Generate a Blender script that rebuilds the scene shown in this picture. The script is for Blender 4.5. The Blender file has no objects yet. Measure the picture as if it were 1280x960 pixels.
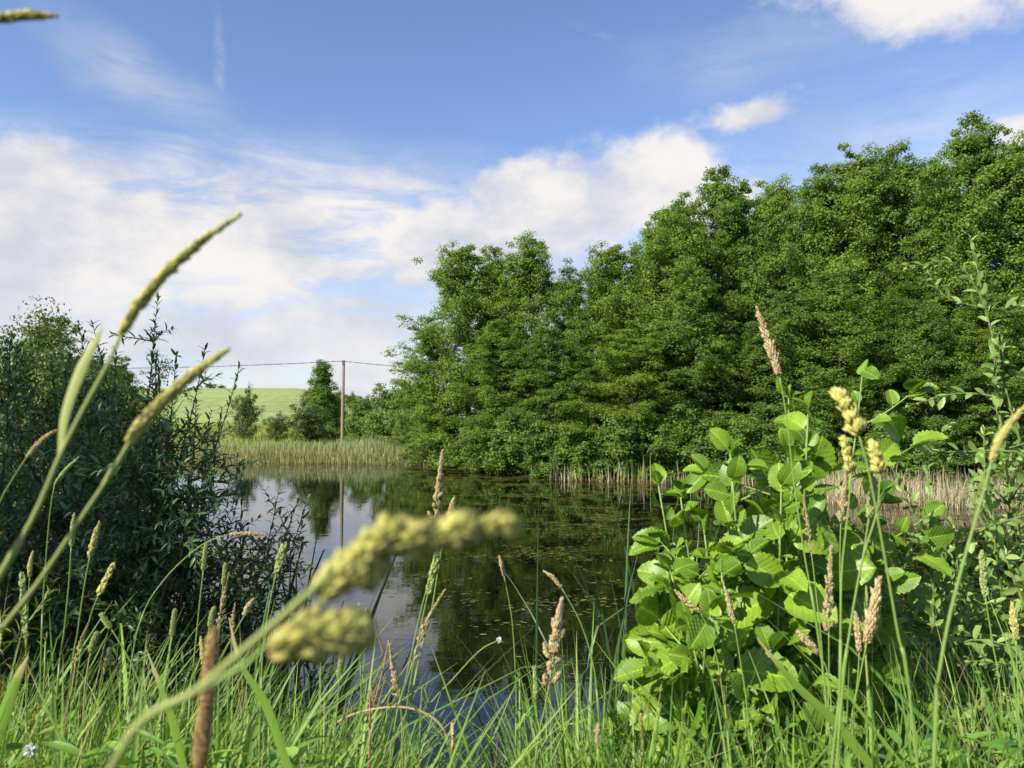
import bpy, math, random
import numpy as np
from mathutils import Vector
PI = math.pi
SC = bpy.context.scene
COL = SC.collection
R = np.random.default_rng(7)
random.seed(7)

# ------------------------------------------------------------------ camera
EYE = 3.2; FPX = 960.0; HOR = 525.0
PITCH = math.atan((HOR - 480.0) / FPX)
cd = bpy.data.cameras.new('camera'); cam = bpy.data.objects.new('camera', cd); COL.objects.link(cam)
cam.location = (0, 0, EYE); cam.rotation_euler = (PI/2 + PITCH, 0, 0)
cd.lens = 27.0; cd.sensor_width = 36.0; cd.clip_start = 0.02; cd.clip_end = 6000
cd.dof.use_dof = True; cd.dof.focus_distance = 4.5; cd.dof.aperture_fstop = 7.4
SC.camera = cam

# ------------------------------------------------------------------ render + colour
SC.render.engine = 'CYCLES'
SC.cycles.max_bounces = 7; SC.cycles.diffuse_bounces = 3; SC.cycles.glossy_bounces = 3
SC.cycles.transmission_bounces = 4; SC.cycles.transparent_max_bounces = 4
SC.cycles.caustics_reflective = False; SC.cycles.caustics_refractive = False
SC.cycles.use_denoising = True
SC.cycles.sample_clamp_indirect = 6
SC.view_settings.view_transform = 'Standard'; SC.view_settings.look = 'None'
SC.view_settings.gamma = 1.0; SC.view_settings.exposure = 0.78

# ------------------------------------------------------------------ sun
SUN_EL = math.radians(37.0)
_h = Vector((-0.78, -0.62, 0)).normalized()
TO_SUN = Vector((_h.x*math.cos(SUN_EL), _h.y*math.cos(SUN_EL), math.sin(SUN_EL)))
sd_ = bpy.data.lights.new('sun', 'SUN'); sun = bpy.data.objects.new('sun', sd_); COL.objects.link(sun)
sd_.energy = 5.0; sd_.angle = math.radians(0.53); sd_.color = (1.0, 0.93, 0.80)
sun.rotation_euler = TO_SUN.to_track_quat('Z', 'Y').to_euler(); sun.location = (-20, -20, 30)

# ------------------------------------------------------------------ node helper
class NT:
    def __init__(s, tree): s.t = tree; s.n = tree.nodes; s.l = tree.links
    def node(s, typ, **kw):
        n = s.n.new(typ)
        for k, v in kw.items(): setattr(n, k, v)
        return n
    def link(s, a, b): s.l.new(a, b)
    def put(s, v, sock):
        if isinstance(v, bpy.types.NodeSocket): s.l.new(v, sock)
        else: sock.default_value = v
    def math(s, op, a, b=0.0, c=None, clamp=False):
        n = s.node('ShaderNodeMath', operation=op); n.use_clamp = clamp
        s.put(a, n.inputs[0]); s.put(b, n.inputs[1])
        if c is not None: s.put(c, n.inputs[2])
        return n.outputs[0]
    def step(s, v, lo, hi, a=0.0, b=1.0):
        n = s.node('ShaderNodeMapRange', interpolation_type='SMOOTHSTEP')
        s.put(v, n.inputs[0]); n.inputs[1].default_value = lo; n.inputs[2].default_value = hi
        n.inputs[3].default_value = a; n.inputs[4].default_value = b
        return n.outputs[0]
    def noise(s, vec, scale, detail=4.0, rough=0.5, dist=0.0):
        n = s.node('ShaderNodeTexNoise'); n.inputs['Scale'].default_value = scale
        n.inputs['Detail'].default_value = detail; n.inputs['Roughness'].default_value = rough
        n.inputs['Distortion'].default_value = dist
        if vec is not None: s.l.new(vec, n.inputs['Vector'])
        return n
    def mixc(s, f, a, b, blend='MIX'):
        n = s.node('ShaderNodeMix', data_type='RGBA', blend_type=blend)
        s.put(f, n.inputs[0]); s.put(a, n.inputs[6]); s.put(b, n.inputs[7])
        return n.outputs[2]
    def comb(s, x, y, z):
        n = s.node('ShaderNodeCombineXYZ'); s.put(x, n.inputs[0]); s.put(y, n.inputs[1]); s.put(z, n.inputs[2])
        return n.outputs[0]
def rgb(r, g, b): return (r, g, b, 1.0)

# ------------------------------------------------------------------ sky
def azel(px, py):
    a = (px-640)/FPX; b = (480-py)/FPX
    d = Vector((a, math.cos(PITCH) - b*math.sin(PITCH), math.sin(PITCH) + b*math.cos(PITCH))).normalized()
    return math.atan2(d.x, d.y), math.asin(d.z)
W = bpy.data.worlds.new('World'); SC.world = W; W.use_nodes = True
t = NT(W.node_tree); t.n.clear()
sky = t.node('ShaderNodeTexSky', sky_type='NISHITA'); sky.sun_disc = False
sky.sun_elevation = SUN_EL; sky.sun_rotation = math.atan2(TO_SUN.x, TO_SUN.y)
sky.air_density = 1.0; sky.dust_density = 0.6; sky.ozone_density = 2.2; sky.altitude = 60
tc = t.node('ShaderNodeTexCoord'); sp = t.node('ShaderNodeSeparateXYZ'); t.link(tc.outputs['Generated'], sp.inputs[0])
az = t.math('ARCTAN2', sp.outputs[0], sp.outputs[1]); el = t.math('ARCSINE', sp.outputs[2])
v2 = t.comb(az, t.math('MULTIPLY', el, 1.5), 0.0)
warp = t.noise(v2, 5.0, 5, 0.6); ws = t.node('ShaderNodeSeparateColor'); t.link(warp.outputs['Color'], ws.inputs[0])
azw = t.math('ADD', az, t.math('MULTIPLY', t.math('SUBTRACT', ws.outputs[0], 0.5), 0.12))
elw = t.math('ADD', el, t.math('MULTIPLY', t.math('SUBTRACT', ws.outputs[1], 0.5), 0.09))
def blob(px, py, rx, ry, rot=0.0, gain=1.0, inner=0.0, aw=None, ew=None):
    a0, e0 = azel(px, py); rx = rx*1.22/1050.0; ry = ry*1.22/1000.0
    dx = t.math('SUBTRACT', aw or azw, a0); dy = t.math('SUBTRACT', ew or elw, e0)
    c, s_ = math.cos(rot), math.sin(rot)
    u = t.math('ADD', t.math('MULTIPLY', dx, c/rx), t.math('MULTIPLY', dy, s_/rx))
    v = t.math('ADD', t.math('MULTIPLY', dx, -s_/ry), t.math('MULTIPLY', dy, c/ry))
    d = t.math('SQRT', t.math('ADD', t.math('MULTIPLY', u, u), t.math('MULTIPLY', v, v)))
    return t.step(d, inner, 1.0, gain, 0.0)
def vmax(lst):
    r = lst[0]
    for x in lst[1:]: r = t.math('MAXIMUM', r, x)
    return r
thick = vmax([
    blob(10, 245, 135, 110, 0.0, 1.0), blob(-40, 330, 230, 100, 0.0, 0.95), blob(70, 395, 230, 60, 0.0, 0.8),
    blob(820, 222, 170, 78, 0.12, 1.1), blob(690, 262, 190, 95, 0.25, 1.15), blob(550, 300, 140, 75, 0.1, 1.0),
    blob(900, 260, 140, 110, 0.0, 1.0), blob(640, 380, 240, 80, 0.0, 0.75), blob(510, 345, 60, 26, 0.0, 0.75),
    blob(935, 136, 96, 30, 0.0, 0.66), blob(1140, -8, 225, 70, -0.12, 0.80), blob(1300, 190, 90, 55, 0.0, 0.7),
    blob(470, 462, 170, 30, 0.0, 0.8), blob(440, 488, 330, 22, 0.0, 0.8), blob(200, 470, 240, 30, 0.0, 0.55),
])
fb = t.noise(v2, 8.0, 10, 0.62, 0.15).outputs['Fac']
m1 = t.step(t.math('ADD', thick, t.math('MULTIPLY', t.math('SUBTRACT', fb, 0.5), 1.55)), 0.15, 0.74)
streak = t.noise(t.comb(t.math('MULTIPLY', az, 1.0), t.math('MULTIPLY', el, 5.0), 3.0), 4.5, 8, 0.62, 0.6).outputs['Fac']
veil = vmax([blob(330, 345, 560, 165, 0.0, 1.35, 0.40), blob(260, 250, 330, 90, 0.0, 0.55, 0.0), blob(170, 90, 170, 45, -0.35, 0.42, 0.0),
             blob(1120, 200, 330, 110, 0, 0.5, 0.0), blob(960, 60, 220, 50, 0.0, 0.25, 0.0)])
m2 = t.math('MULTIPLY', veil, t.step(streak, 0.22, 0.66))
cir = blob(274, 78, 9, 60, 0.05, 0.34, 0.0, az, t.math('ADD', el, 0.0))
cir = t.math('MULTIPLY', cir, t.step(t.noise(v2, 22, 5, 0.7).outputs['Fac'], 0.3, 0.65))
back = t.math('MULTIPLY', t.step(sp.outputs[1], 0.35, -0.2), t.step(t.noise(v2, 2.6, 6, 0.6).outputs['Fac'], 0.5, 0.66, 0, .85))
low = t.step(el, 0.11, 0.0, 0.0, 0.45)
mask = t.math('MINIMUM', vmax([m1, m2, cir, back, low]), 0.97)
shade = t.step(t.noise(v2, 6.5, 8, 0.58).outputs['Fac'], 0.36, 0.62)
ccol = t.mixc(shade, rgb(0.385, 0.40, 0.445), rgb(0.555, 0.53, 0.51))
ccol = t.mixc(t.step(el, 0.20, 0.03, 0, 0.5), ccol, rgb(0.40, 0.43, 0.49))
skyc = t.mixc(1.0, sky.outputs[0], rgb(0.90, 0.93, 1.07), 'MULTIPLY')
b1 = t.node('ShaderNodeBackground'); t.link(skyc, b1.inputs[0]); b1.inputs[1].default_value = 0.11
b2 = t.node('ShaderNodeBackground'); t.link(ccol, b2.inputs[0]); b2.inputs[1].default_value = 1.0
mx = t.node('ShaderNodeMixShader'); t.link(mask, mx.inputs[0]); t.link(b1.outputs[0], mx.inputs[1]); t.link(b2.outputs[0], mx.inputs[2])
wo = t.node('ShaderNodeOutputWorld'); t.link(mx.outputs[0], wo.inputs[0])

# ------------------------------------------------------------------ mesh helpers
def np_mesh(name, V, F, mat, attrs=None, smooth=True):
    """V (n,3), F list of arrays (m,k) -> mesh"""
    me = bpy.data.meshes.new(name)
    V = np.asarray(V, np.float32)
    if not isinstance(F, (list, tuple)): F = [F]
    F = [np.asarray(f, np.int32) for f in F if len(f)]
    nl = sum(f.size for f in F); nf = sum(len(f) for f in F)
    me.vertices.add(len(V)); me.vertices.foreach_set('co', V.ravel())
    me.loops.add(nl); me.loops.foreach_set('vertex_index', np.concatenate([f.ravel() for f in F]))
    tot = np.concatenate([np.full(len(f), f.shape[1], np.int32) for f in F])
    st = np.concatenate([[0], np.cumsum(tot)[:-1]]).astype(np.int32)
    me.polygons.add(nf); me.polygons.foreach_set('loop_start', st); me.polygons.foreach_set('loop_total', tot)
    if smooth: me.polygons.foreach_set('use_smooth', np.ones(nf, bool))
    for k, a in (attrs or {}).items():
        a = np.asarray(a, np.float32)
        if a.ndim == 1: at = me.attributes.new(k, 'FLOAT', 'POINT'); at.data.foreach_set('value', a)
        else: at = me.attributes.new(k, 'FLOAT_VECTOR', 'POINT'); at.data.foreach_set('vector', a.ravel())
    me.update(calc_edges=True)
    if mat: me.materials.append(mat)
    return me
def link(name, me, parent=None, loc=None):
    o = bpy.data.objects.new(name, me); COL.objects.link(o)
    if parent is not None: o.parent = parent
    if loc is not None: o.location = loc
    return o
def thing(name, label, cat, loc=(0, 0, 0), group=None):
    o = bpy.data.objects.new(name, None); COL.objects.link(o); o.location = loc
    o.empty_display_size = 0.1
    o['label'] = label; o['category'] = cat
    if group: o['group'] = group
    return o
def mark(o, kind, label=None, cat=None):
    o['kind'] = kind
    if label: o['label'] = label
    if cat: o['category'] = cat
class Buf:
    """collects V, F and attributes of many bits into ONE mesh"""
    def __init__(s): s.V = []; s.F = {}; s.A = {}; s.n = 0
    def add(s, V, Fs, **attrs):
        V = np.asarray(V, float)
        for f in (Fs if isinstance(Fs, list) else [Fs]):
            f = np.asarray(f)
            if len(f): s.F.setdefault(f.shape[1], []).append(f + s.n)
        for k, a in attrs.items():
            s.A.setdefault(k, []).append(np.broadcast_to(np.asarray(a, float), (len(V),)) if np.ndim(a) < 2 else np.asarray(a, float))
        s.V.append(V); s.n += len(V)
    def mesh(s, name, mat, origin=(0, 0, 0), smooth=True):
        V = np.concatenate(s.V) - np.array(origin)
        return np_mesh(name, V, [np.concatenate(f) for f in s.F.values()], mat, {k: np.concatenate(a) for k, a in s.A.items()}, smooth)
def unit(a): return a / np.maximum(np.linalg.norm(a, axis=-1, keepdims=True), 1e-9)
def tube(pts, rad, sides=6):
    P = np.asarray(pts, float); n = len(P); rad = np.broadcast_to(np.asarray(rad, float), (n,))
    T = np.gradient(P, axis=0); T = unit(T)
    up = np.array([0.31, 0.17, 0.93]); A = unit(np.cross(T, up)); B = np.cross(T, A)
    th = np.linspace(0, 2*PI, sides, endpoint=False)
    V = P[:, None, :] + rad[:, None, None]*(np.cos(th)[None, :, None]*A[:, None, :] + np.sin(th)[None, :, None]*B[:, None, :])
    V = V.reshape(-1, 3)
    i = np.arange(n-1)[:, None]*sides; j = np.arange(sides)[None, :]; k = (j+1) % sides
    Q = np.stack([i+j, i+k, i+sides+k, i+sides+j], -1).reshape(-1, 4)
    V = np.concatenate([V, P[-1:]]); L = (n-1)*sides
    C = np.stack([L+np.arange(sides), L+(np.arange(sides)+1) % sides, np.full(sides, n*sides)], -1)
    return V, [Q, C]
def spline(pts, n):
    """Catmull-Rom through points"""
    P = np.asarray(pts, float); m = len(P)
    Q = np.concatenate([[2*P[0]-P[1]], P, [2*P[-1]-P[-2]]])
    s = np.linspace(0, m-1-1e-9, n); i = s.astype(int); u = (s-i)[:, None]
    a, b, c, d = Q[i], Q[i+1], Q[i+2], Q[i+3]
    return 0.5*((2*b) + (-a+c)*u + (2*a-5*b+4*c-d)*u*u + (-a+3*b-3*c+d)*u**3)
def P3(px, py, Y):
    a = (px-640)/FPX; b = (480-py)/FPX
    d = np.array([a, math.cos(PITCH) - b*math.sin(PITCH), math.sin(PITCH) + b*math.cos(PITCH)])
    return np.array([0, 0, EYE]) + d*(Y/d[1])
# value noise in numpy
_tab = np.random.default_rng(3).random((256, 256))
def vnoise(x, y, oct=4):
    r = 0; amp = 0.5; x = np.asarray(x, float); y = np.asarray(y, float)
    for o in range(oct):
        xi = np.floor(x).astype(int); yi = np.floor(y).astype(int); fx = x-xi; fy = y-yi
        fx = fx*fx*(3-2*fx); fy = fy*fy*(3-2*fy)
        g = lambda i, j: _tab[(xi+i) % 256, (yi+j) % 256]
        r = r + amp*((g(0, 0)*(1-fx)+g(1, 0)*fx)*(1-fy) + (g(0, 1)*(1-fx)+g(1, 1)*fx)*fy)
        amp *= 0.5; x = x*2.03+17.3; y = y*2.03+9.1
    return r
def sstep(a, b, x):
    u = np.clip((np.asarray(x, float)-a)/(b-a), 0, 1); return u*u*(3-2*u)

# ------------------------------------------------------------------ materials
def leaf_mat(name, c0, c1, trans=0.35, tcol=None, rough=0.5, spec=0.35, ramp=None, veins=False):
    m = bpy.data.materials.new(name); m.use_nodes = True; t = NT(m.node_tree); t.n.clear()
    at = t.node('ShaderNodeAttribute'); at.attribute_name = 'rnd'
    base = t.mixc(at.outputs['Fac'], rgb(*c0), rgb(*c1))
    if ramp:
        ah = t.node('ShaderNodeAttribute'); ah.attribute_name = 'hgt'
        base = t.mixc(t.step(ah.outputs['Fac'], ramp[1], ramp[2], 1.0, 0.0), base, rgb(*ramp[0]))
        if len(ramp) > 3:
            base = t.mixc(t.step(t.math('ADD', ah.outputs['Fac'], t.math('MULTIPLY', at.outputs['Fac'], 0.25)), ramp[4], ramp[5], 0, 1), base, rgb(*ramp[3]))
    out = t.node('ShaderNodeOutputMaterial')
    p = t.node('ShaderNodeBsdfPrincipled'); p.inputs['Roughness'].default_value = rough
    p.inputs['Specular IOR Level'].default_value = spec
    if veins:
        a2 = t.node('ShaderNodeAttribute'); a2.attribute_name = 'luv'
        s_ = t.node('ShaderNodeSeparateXYZ'); t.link(a2.outputs['Vector'], s_.inputs[0])
        u = t.math('ABSOLUTE', s_.outputs[0])
        w = t.math('SUBTRACT', t.math('MULTIPLY', s_.outputs[1], 8.0), t.math('MULTIPLY', u, 2.4))
        fr = t.math('ABSOLUTE', t.math('SUBTRACT', t.math('FRACT', w), 0.5))
        vein = t.math('MAXIMUM', t.step(fr, 0.5, 0.43, 1.0, 0.0), t.step(u, 0.035, 0.07, 1.0, 0.0))
        vein = t.math('MAXIMUM', t.step(fr, 0.42, 0.5, 0.0, 1.0), t.step(u, 0.02, 0.06, 1.0, 0.0))
        base = t.mixc(t.math('MULTIPLY', vein, 0.75), base, rgb(c1[0]*1.7+.03, c1[1]*1.5+.03, c1[2]*1.6+.01))
        ge = t.node('ShaderNodeNewGeometry')
        nz = t.noise(ge.outputs['Position'], 34, 4, 0.6)
        base = t.mixc(t.step(nz.outputs['Fac'], 0.35, 0.7, 0, .35), base, rgb(c0[0]*.8, c0[1]*.8, c0[2]*.8))
        bp = t.node('ShaderNodeBump'); bp.inputs['Strength'].default_value = 0.25; bp.inputs['Distance'].default_value = 0.002
        t.link(t.noise(ge.outputs['Position'], 260, 2).outputs['Fac'], bp.inputs['Height']); t.link(bp.outputs[0], p.inputs['Normal'])
    t.link(base, p.inputs['Base Color'])
    if trans > 0:
        tr = t.node('ShaderNodeBsdfTranslucent')
        t.link(t.mixc(1.0, base, rgb(*(tcol or (1.5, 1.35, 0.6))), 'MULTIPLY'), tr.inputs[0])
        mx = t.node('ShaderNodeMixShader'); mx.inputs[0].default_value = trans
        t.link(p.outputs[0], mx.inputs[1]); t.link(tr.outputs[0], mx.inputs[2]); t.link(mx.outputs[0], out.inputs[0])
    else: t.link(p.outputs[0], out.inputs[0])
    return m
def bark_mat(name, c0, c1, scale=(6, 6, 1.2), rough=0.9):
    m = bpy.data.materials.new(name); m.use_nodes = True; t = NT(m.node_tree); p = t.n['Principled BSDF']
    tc = t.node('ShaderNodeTexCoord'); mp = t.node('ShaderNodeMapping'); mp.inputs['Scale'].default_value = scale
    t.link(tc.outputs['Object'], mp.inputs[0]); n = t.noise(mp.outputs[0], 4.0, 6, 0.65)
    t.link(t.mixc(t.step(n.outputs['Fac'], 0.3, 0.7), rgb(*c0), rgb(*c1)), p.inputs['Base Color'])
    p.inputs['Roughness'].default_value = rough; p.inputs['Specular IOR Level'].default_value = 0.2
    bp = t.node('ShaderNodeBump'); bp.inputs['Strength'].default_value = 0.5; bp.inputs['Distance'].default_value = 0.01
    t.link(n.outputs['Fac'], bp.inputs['Height']); t.link(bp.outputs[0], p.inputs['Normal'])
    return m
M_ALDER = [leaf_mat('alder_foliage', (0.066, 0.138, 0.018), (0.190, 0.300, 0.040), 0.44),
           leaf_mat('alder_foliage_yellowish', (0.083, 0.158, 0.018), (0.220, 0.325, 0.040), 0.44),
           leaf_mat('alder_foliage_deep', (0.055, 0.122, 0.018), (0.165, 0.272, 0.040), 0.42)]
M_BUSH = leaf_mat('bank_bush_foliage', (0.085, 0.16, 0.022), (0.17, 0.25, 0.045), 0.33)
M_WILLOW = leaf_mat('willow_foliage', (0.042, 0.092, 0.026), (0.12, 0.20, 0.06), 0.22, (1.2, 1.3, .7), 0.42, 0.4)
M_WILLOWB = leaf_mat('olive_bush_foliage', (0.055, 0.10, 0.022), (0.12, 0.18, 0.04), 0.3)
M_GOAT = leaf_mat('goat_willow_foliage', (0.12, 0.22, 0.045), (0.27, 0.40, 0.10), 0.28, (1.3, 1.3, .6), 0.45, 0.35)
M_BIG = leaf_mat('young_alder_leaf', (0.090, 0.195, 0.019), (0.24, 0.385, 0.032), 0.34, (1.4, 1.4, .45), 0.40, 0.42, veins=True)
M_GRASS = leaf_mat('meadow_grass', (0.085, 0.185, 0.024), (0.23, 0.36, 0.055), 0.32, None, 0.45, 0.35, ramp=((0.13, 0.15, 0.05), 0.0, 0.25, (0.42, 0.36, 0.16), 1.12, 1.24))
M_DRY = leaf_mat('dry_grass', (0.26, 0.20, 0.10), (0.45, 0.37, 0.20), 0.2, (1.1, 1, .8), 0.7, 0.2)
M_CAT = leaf_mat('cattail_blade', (0.035, 0.075, 0.025), (0.07, 0.13, 0.045), 0.18, None, 0.4, 0.4)
M_REED = leaf_mat('reed_blade', (0.13, 0.20, 0.065), (0.36, 0.40, 0.19), 0.25, None, 0.5, 0.3, ramp=((0.40, 0.24, 0.10), 0.05, 0.45))
M_REEDDRY = leaf_mat('dry_reed_blade', (0.28, 0.24, 0.13), (0.52, 0.47, 0.29), 0.15, (1, 1, .9), 0.7, 0.2, ramp=((0.36, 0.27, 0.14), 0.0, 0.3))
M_HERB = leaf_mat('herb_foliage', (0.10, 0.22, 0.03), (0.22, 0.38, 0.06), 0.32)
M_GOLD = leaf_mat('golden_herb_foliage', (0.20, 0.24, 0.035), (0.40, 0.38, 0.06), 0.3)
M_STEM = leaf_mat('green_stem', (0.16, 0.26, 0.05), (0.26, 0.36, 0.09), 0.12, None, 0.45, 0.35)
M_STEMT = leaf_mat('tan_stem', (0.34, 0.25, 0.12), (0.46, 0.36, 0.18), 0.1, (1, 1, .9), 0.6, 0.25)
M_STEMR = leaf_mat('red_stem', (0.34, 0.15, 0.10), (0.42, 0.22, 0.14), 0.1, (1, 1, .9), 0.6, 0.25)
M_STEMP = leaf_mat('pale_sheath', (0.24, 0.30, 0.08), (0.40, 0.44, 0.15), 0.2)
M_HGREEN = leaf_mat('green_seed_head', (0.26, 0.34, 0.10), (0.44, 0.50, 0.18), 0.3, (1.2, 1.1, .7), 0.7, 0.2)
M_HYEL = leaf_mat('yellow_green_seed_head', (0.40, 0.40, 0.11), (0.66, 0.62, 0.22), 0.3, (1.15, 1.05, .6), 0.7, 0.2)
M_HTAN = leaf_mat('tan_seed_head', (0.36, 0.28, 0.13), (0.58, 0.49, 0.27), 0.25, (1.1, 1, .8), 0.75, 0.15)
M_HBROWN = leaf_mat('brown_seed_head', (0.26, 0.16, 0.06), (0.50, 0.35, 0.16), 0.15, (1, 1, .8), 0.8, 0.15)
M_HDACT = leaf_mat('cocksfoot_seed_head', (0.38, 0.39, 0.10), (0.68, 0.64, 0.21), 0.32, (1.15, 1.05, .5), 0.7, 0.2)
M_PINK = leaf_mat('ruddy_floret', (0.50, 0.27, 0.14), (0.62, 0.42, 0.20), 0.3, (1.1, 1, .8), 0.7, 0.2)
M_WHITE = leaf_mat('white_petal', (0.72, 0.72, 0.68), (0.82, 0.82, 0.8), 0.3, (1, 1, 1), 0.6, 0.2)
M_BARK = bark_mat('alder_bark', (0.055, 0.048, 0.04), (0.14, 0.125, 0.105))
M_TWIG = bark_mat('willow_twig', (0.05, 0.038, 0.024), (0.11, 0.08, 0.05), (30, 30, 6))
M_GTWIG = bark_mat('young_shoot', (0.11, 0.13, 0.04), (0.20, 0.23, 0.07), (30, 30, 6), 0.6)
M_POLE = bark_mat('weathered_pole_wood', (0.17, 0.135, 0.095), (0.30, 0.25, 0.18), (9, 9, .5))

# ------------------------------------------------------------------ terrain
POND = np.array([(-4, 7.0), (-1.5, 6.4), (1, 6.6), (4, 6.3), (8, 6.5), (14, 8.5), (22, 14), (27, 22), (24, 28), (19, 28.6), (16.7, 29), (13.2, 30), (12.6, 34),
                 (10.4, 38.2), (6.6, 39.6), (2.6, 41.5), (-1.6, 46.5), (-4.6, 55), (-12, 56.6), (-23, 56.5), (-30, 57), (-24, 45), (-17, 32), (-11.5, 21), (-10.5, 14), (-7.5, 9)], float)
def pond_sd(x, y):
    x = np.asarray(x, float); y = np.asarray(y, float); d = np.full(x.shape, 1e9); ins = np.zeros(x.shape, bool)
    n = len(POND)
    for i in range(n):
        a = POND[i]; b = POND[(i+1) % n]; e = b-a
        u = np.clip(((x-a[0])*e[0] + (y-a[1])*e[1])/(e@e), 0, 1)
        d = np.minimum(d, np.hypot(x-a[0]-u*e[0], y-a[1]-u*e[1]))
        c = (a[1] > y) != (b[1] > y)
        xx = a[0] + (y-a[1])*e[0]/(e[1] if abs(e[1]) > 1e-9 else 1e-9)
        ins ^= c & (x < xx)
    return np.where(ins, -d, d)
def gz(x, y):
    x = np.asarray(x, float); y = np.asarray(y, float); s = pond_sd(x, y) + (vnoise(x*.8+5, y*.8+3, 3)-.44)*.7
    near = 1 - sstep(8, 20, y)
    zo = (near*1.72 + (1-near)*0.55)*sstep(0, 2.6+near*4.0, s) + 0.05*np.clip(s, 0, 1)
    z = np.where(s > 0, zo, -1.0*sstep(0, 2.2, -s))
    out = sstep(0, 2, s)
    z = z + out*(vnoise(x*1.1, y*1.1, 4)-.47)*.18
    hill = 13.6*sstep(72, 285, y)*(1 - 0.82*sstep(-0.29, -0.02, x/np.maximum(y, 1.0)))*(1-.5*sstep(600, 2200, y))
    z = z + hill + sstep(60, 300, y)*(vnoise(x*.012+3, y*.012, 3)-.45)*3.0
    return z
def gh(x, y): return float(gz(np.array([x]), np.array([y]))[0])
def grid_axis(lo, hi, c, fine, n):
    s = np.linspace(-1, 1, n); k = 6.5
    a = np.sinh(s*k)/math.sinh(k)
    return np.unique(np.concatenate([np.where(a < 0, -a*(lo-c)+c, a*(hi-c)+c), fine]))
gx = grid_axis(-2500, 2500, 0, np.arange(-34, 30, 0.55), 150); gy = grid_axis(-900, 4500, 20, np.arange(-4, 64, 0.55), 150)
X, Yg = np.meshgrid(gx, gy, indexing='ij'); Z = gz(X, Yg)
V = np.stack([X, Yg, Z], -1).reshape(-1, 3); nx, ny = X.shape
i = np.arange(nx-1)[:, None]*ny; j = np.arange(ny-1)[None, :]
F = np.stack([i+j, i+ny+j, i+ny+j+1, i+j+1], -1).reshape(-1, 4)
m = bpy.data.materials.new('ground_soil_and_field'); m.use_nodes = True; t = NT(m.node_tree); p = t.n['Principled BSDF']
ge = t.node('ShaderNodeNewGeometry'); s3 = t.node('ShaderNodeSeparateXYZ'); t.link(ge.outputs['Position'], s3.inputs[0])
n1 = t.noise(ge.outputs['Position'], 1.3, 6, 0.6).outputs['Fac']; n2 = t.noise(ge.outputs['Position'], 0.03, 4, 0.55).outputs['Fac']
near_c = t.mixc(t.step(n1, .35, .65), rgb(0.035, 0.03, 0.018), rgb(0.06, 0.085, 0.025))
strip = t.mixc(t.step(n1, .3, .7), rgb(0.13, 0.16, 0.03), rgb(0.24, 0.25, 0.045))
# crop rows: fine lines running up the slope, with wheel tracks
rows = t.node('ShaderNodeTexWave', wave_type='BANDS', bands_direction='X'); rows.inputs['Scale'].default_value = 0.035
rows.inputs['Distortion'].default_value = 2.0; rows.inputs['Detail'].default_value = 3; rows.inputs['Detail Scale'].default_value = 0.4
mp = t.node('ShaderNodeMapping'); mp.inputs['Rotation'].default_value = (0, 0, 1.25); t.link(ge.outputs['Position'], mp.inputs[0]); t.link(mp.outputs[0], rows.inputs['Vector'])
mp2 = t.node('ShaderNodeMapping'); mp2.inputs['Scale'].default_value = (1, .12, 1); t.link(ge.outputs['Position'], mp2.inputs[0])
n3 = t.noise(mp2.outputs[0], .9, 5, 0.65).outputs['Fac']
field = t.mixc(t.step(n3, .3, .7), rgb(0.17, 0.23, 0.07), rgb(0.29, 0.35, 0.13))
field = t.mixc(t.math('MULTIPLY', t.step(rows.outputs['Fac'], .80, .98), .35), field, rgb(0.10, 0.16, 0.04))
field = t.mixc(t.step(n2, .4, .65, 0, .5), field, rgb(0.30, 0.34, 0.12))
yy = t.math('ADD', s3.outputs[1], t.math('MULTIPLY', n1, 3.0))
c = t.mixc(t.step(yy, 58, 66), near_c, strip); c = t.mixc(t.step(yy, 126, 132), c, field)
c = t.mixc(t.step(s3.outputs[2], 0.12, -0.05), c, rgb(0.02, 0.015, 0.009))
t.link(c, p.inputs['Base Color']); p.inputs['Roughness'].default_value = 0.95; p.inputs['Specular IOR Level'].default_value = 0.1
bp = t.node('ShaderNodeBump'); bp.inputs['Distance'].default_value = 0.15; bp.inputs['Strength'].default_value = 0.7
t.link(t.noise(ge.outputs['Position'], 3.0, 6, 0.7).outputs['Fac'], bp.inputs['Height']); t.link(bp.outputs[0], p.inputs['Normal'])
g = link('ground', np_mesh('ground', V, F, m)); mark(g, 'structure')

# water
m = bpy.data.materials.new('pond_water'); m.use_nodes = True; t = NT(m.node_tree); p = t.n['Principled BSDF']
p.inputs['Base Color'].default_value = rgb(0.004, 0.0038, 0.0022); p.inputs['Roughness'].default_value = 0.015; p.inputs['IOR'].default_value = 1.40
ge = t.node('ShaderNodeNewGeometry')
mp = t.node('ShaderNodeMapping'); mp.inputs['Scale'].default_value = (0.8, 1.5, 1); t.link(ge.outputs['Position'], mp.inputs[0])
na = t.noise(mp.outputs[0], 1.6, 3, 0.5).outputs['Fac']; nb = t.noise(mp.outputs[0], 9.0, 2, 0.5).outputs['Fac']
bp = t.node('ShaderNodeBump'); bp.inputs['Distance'].default_value = 0.004; bp.inputs['Strength'].default_value = 0.55
t.link(t.math('ADD', na, t.math('MULTIPLY', nb, 0.05)), bp.inputs['Height']); t.link(bp.outputs[0], p.inputs['Normal'])
xs = np.linspace(-36, 30, 34); ys = np.linspace(3, 60, 30); A, B = np.meshgrid(xs, ys, indexing='ij')
V = np.stack([A, B, np.zeros_like(A)], -1).reshape(-1, 3); i = np.arange(33)[:, None]*30; j = np.arange(29)[None, :]
F = np.stack([i+j, i+30+j, i+30+j+1, i+j+1], -1).reshape(-1, 4)
w = link('pond_water', np_mesh('pond_water', V, F, m)); mark(w, 'structure')

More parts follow.
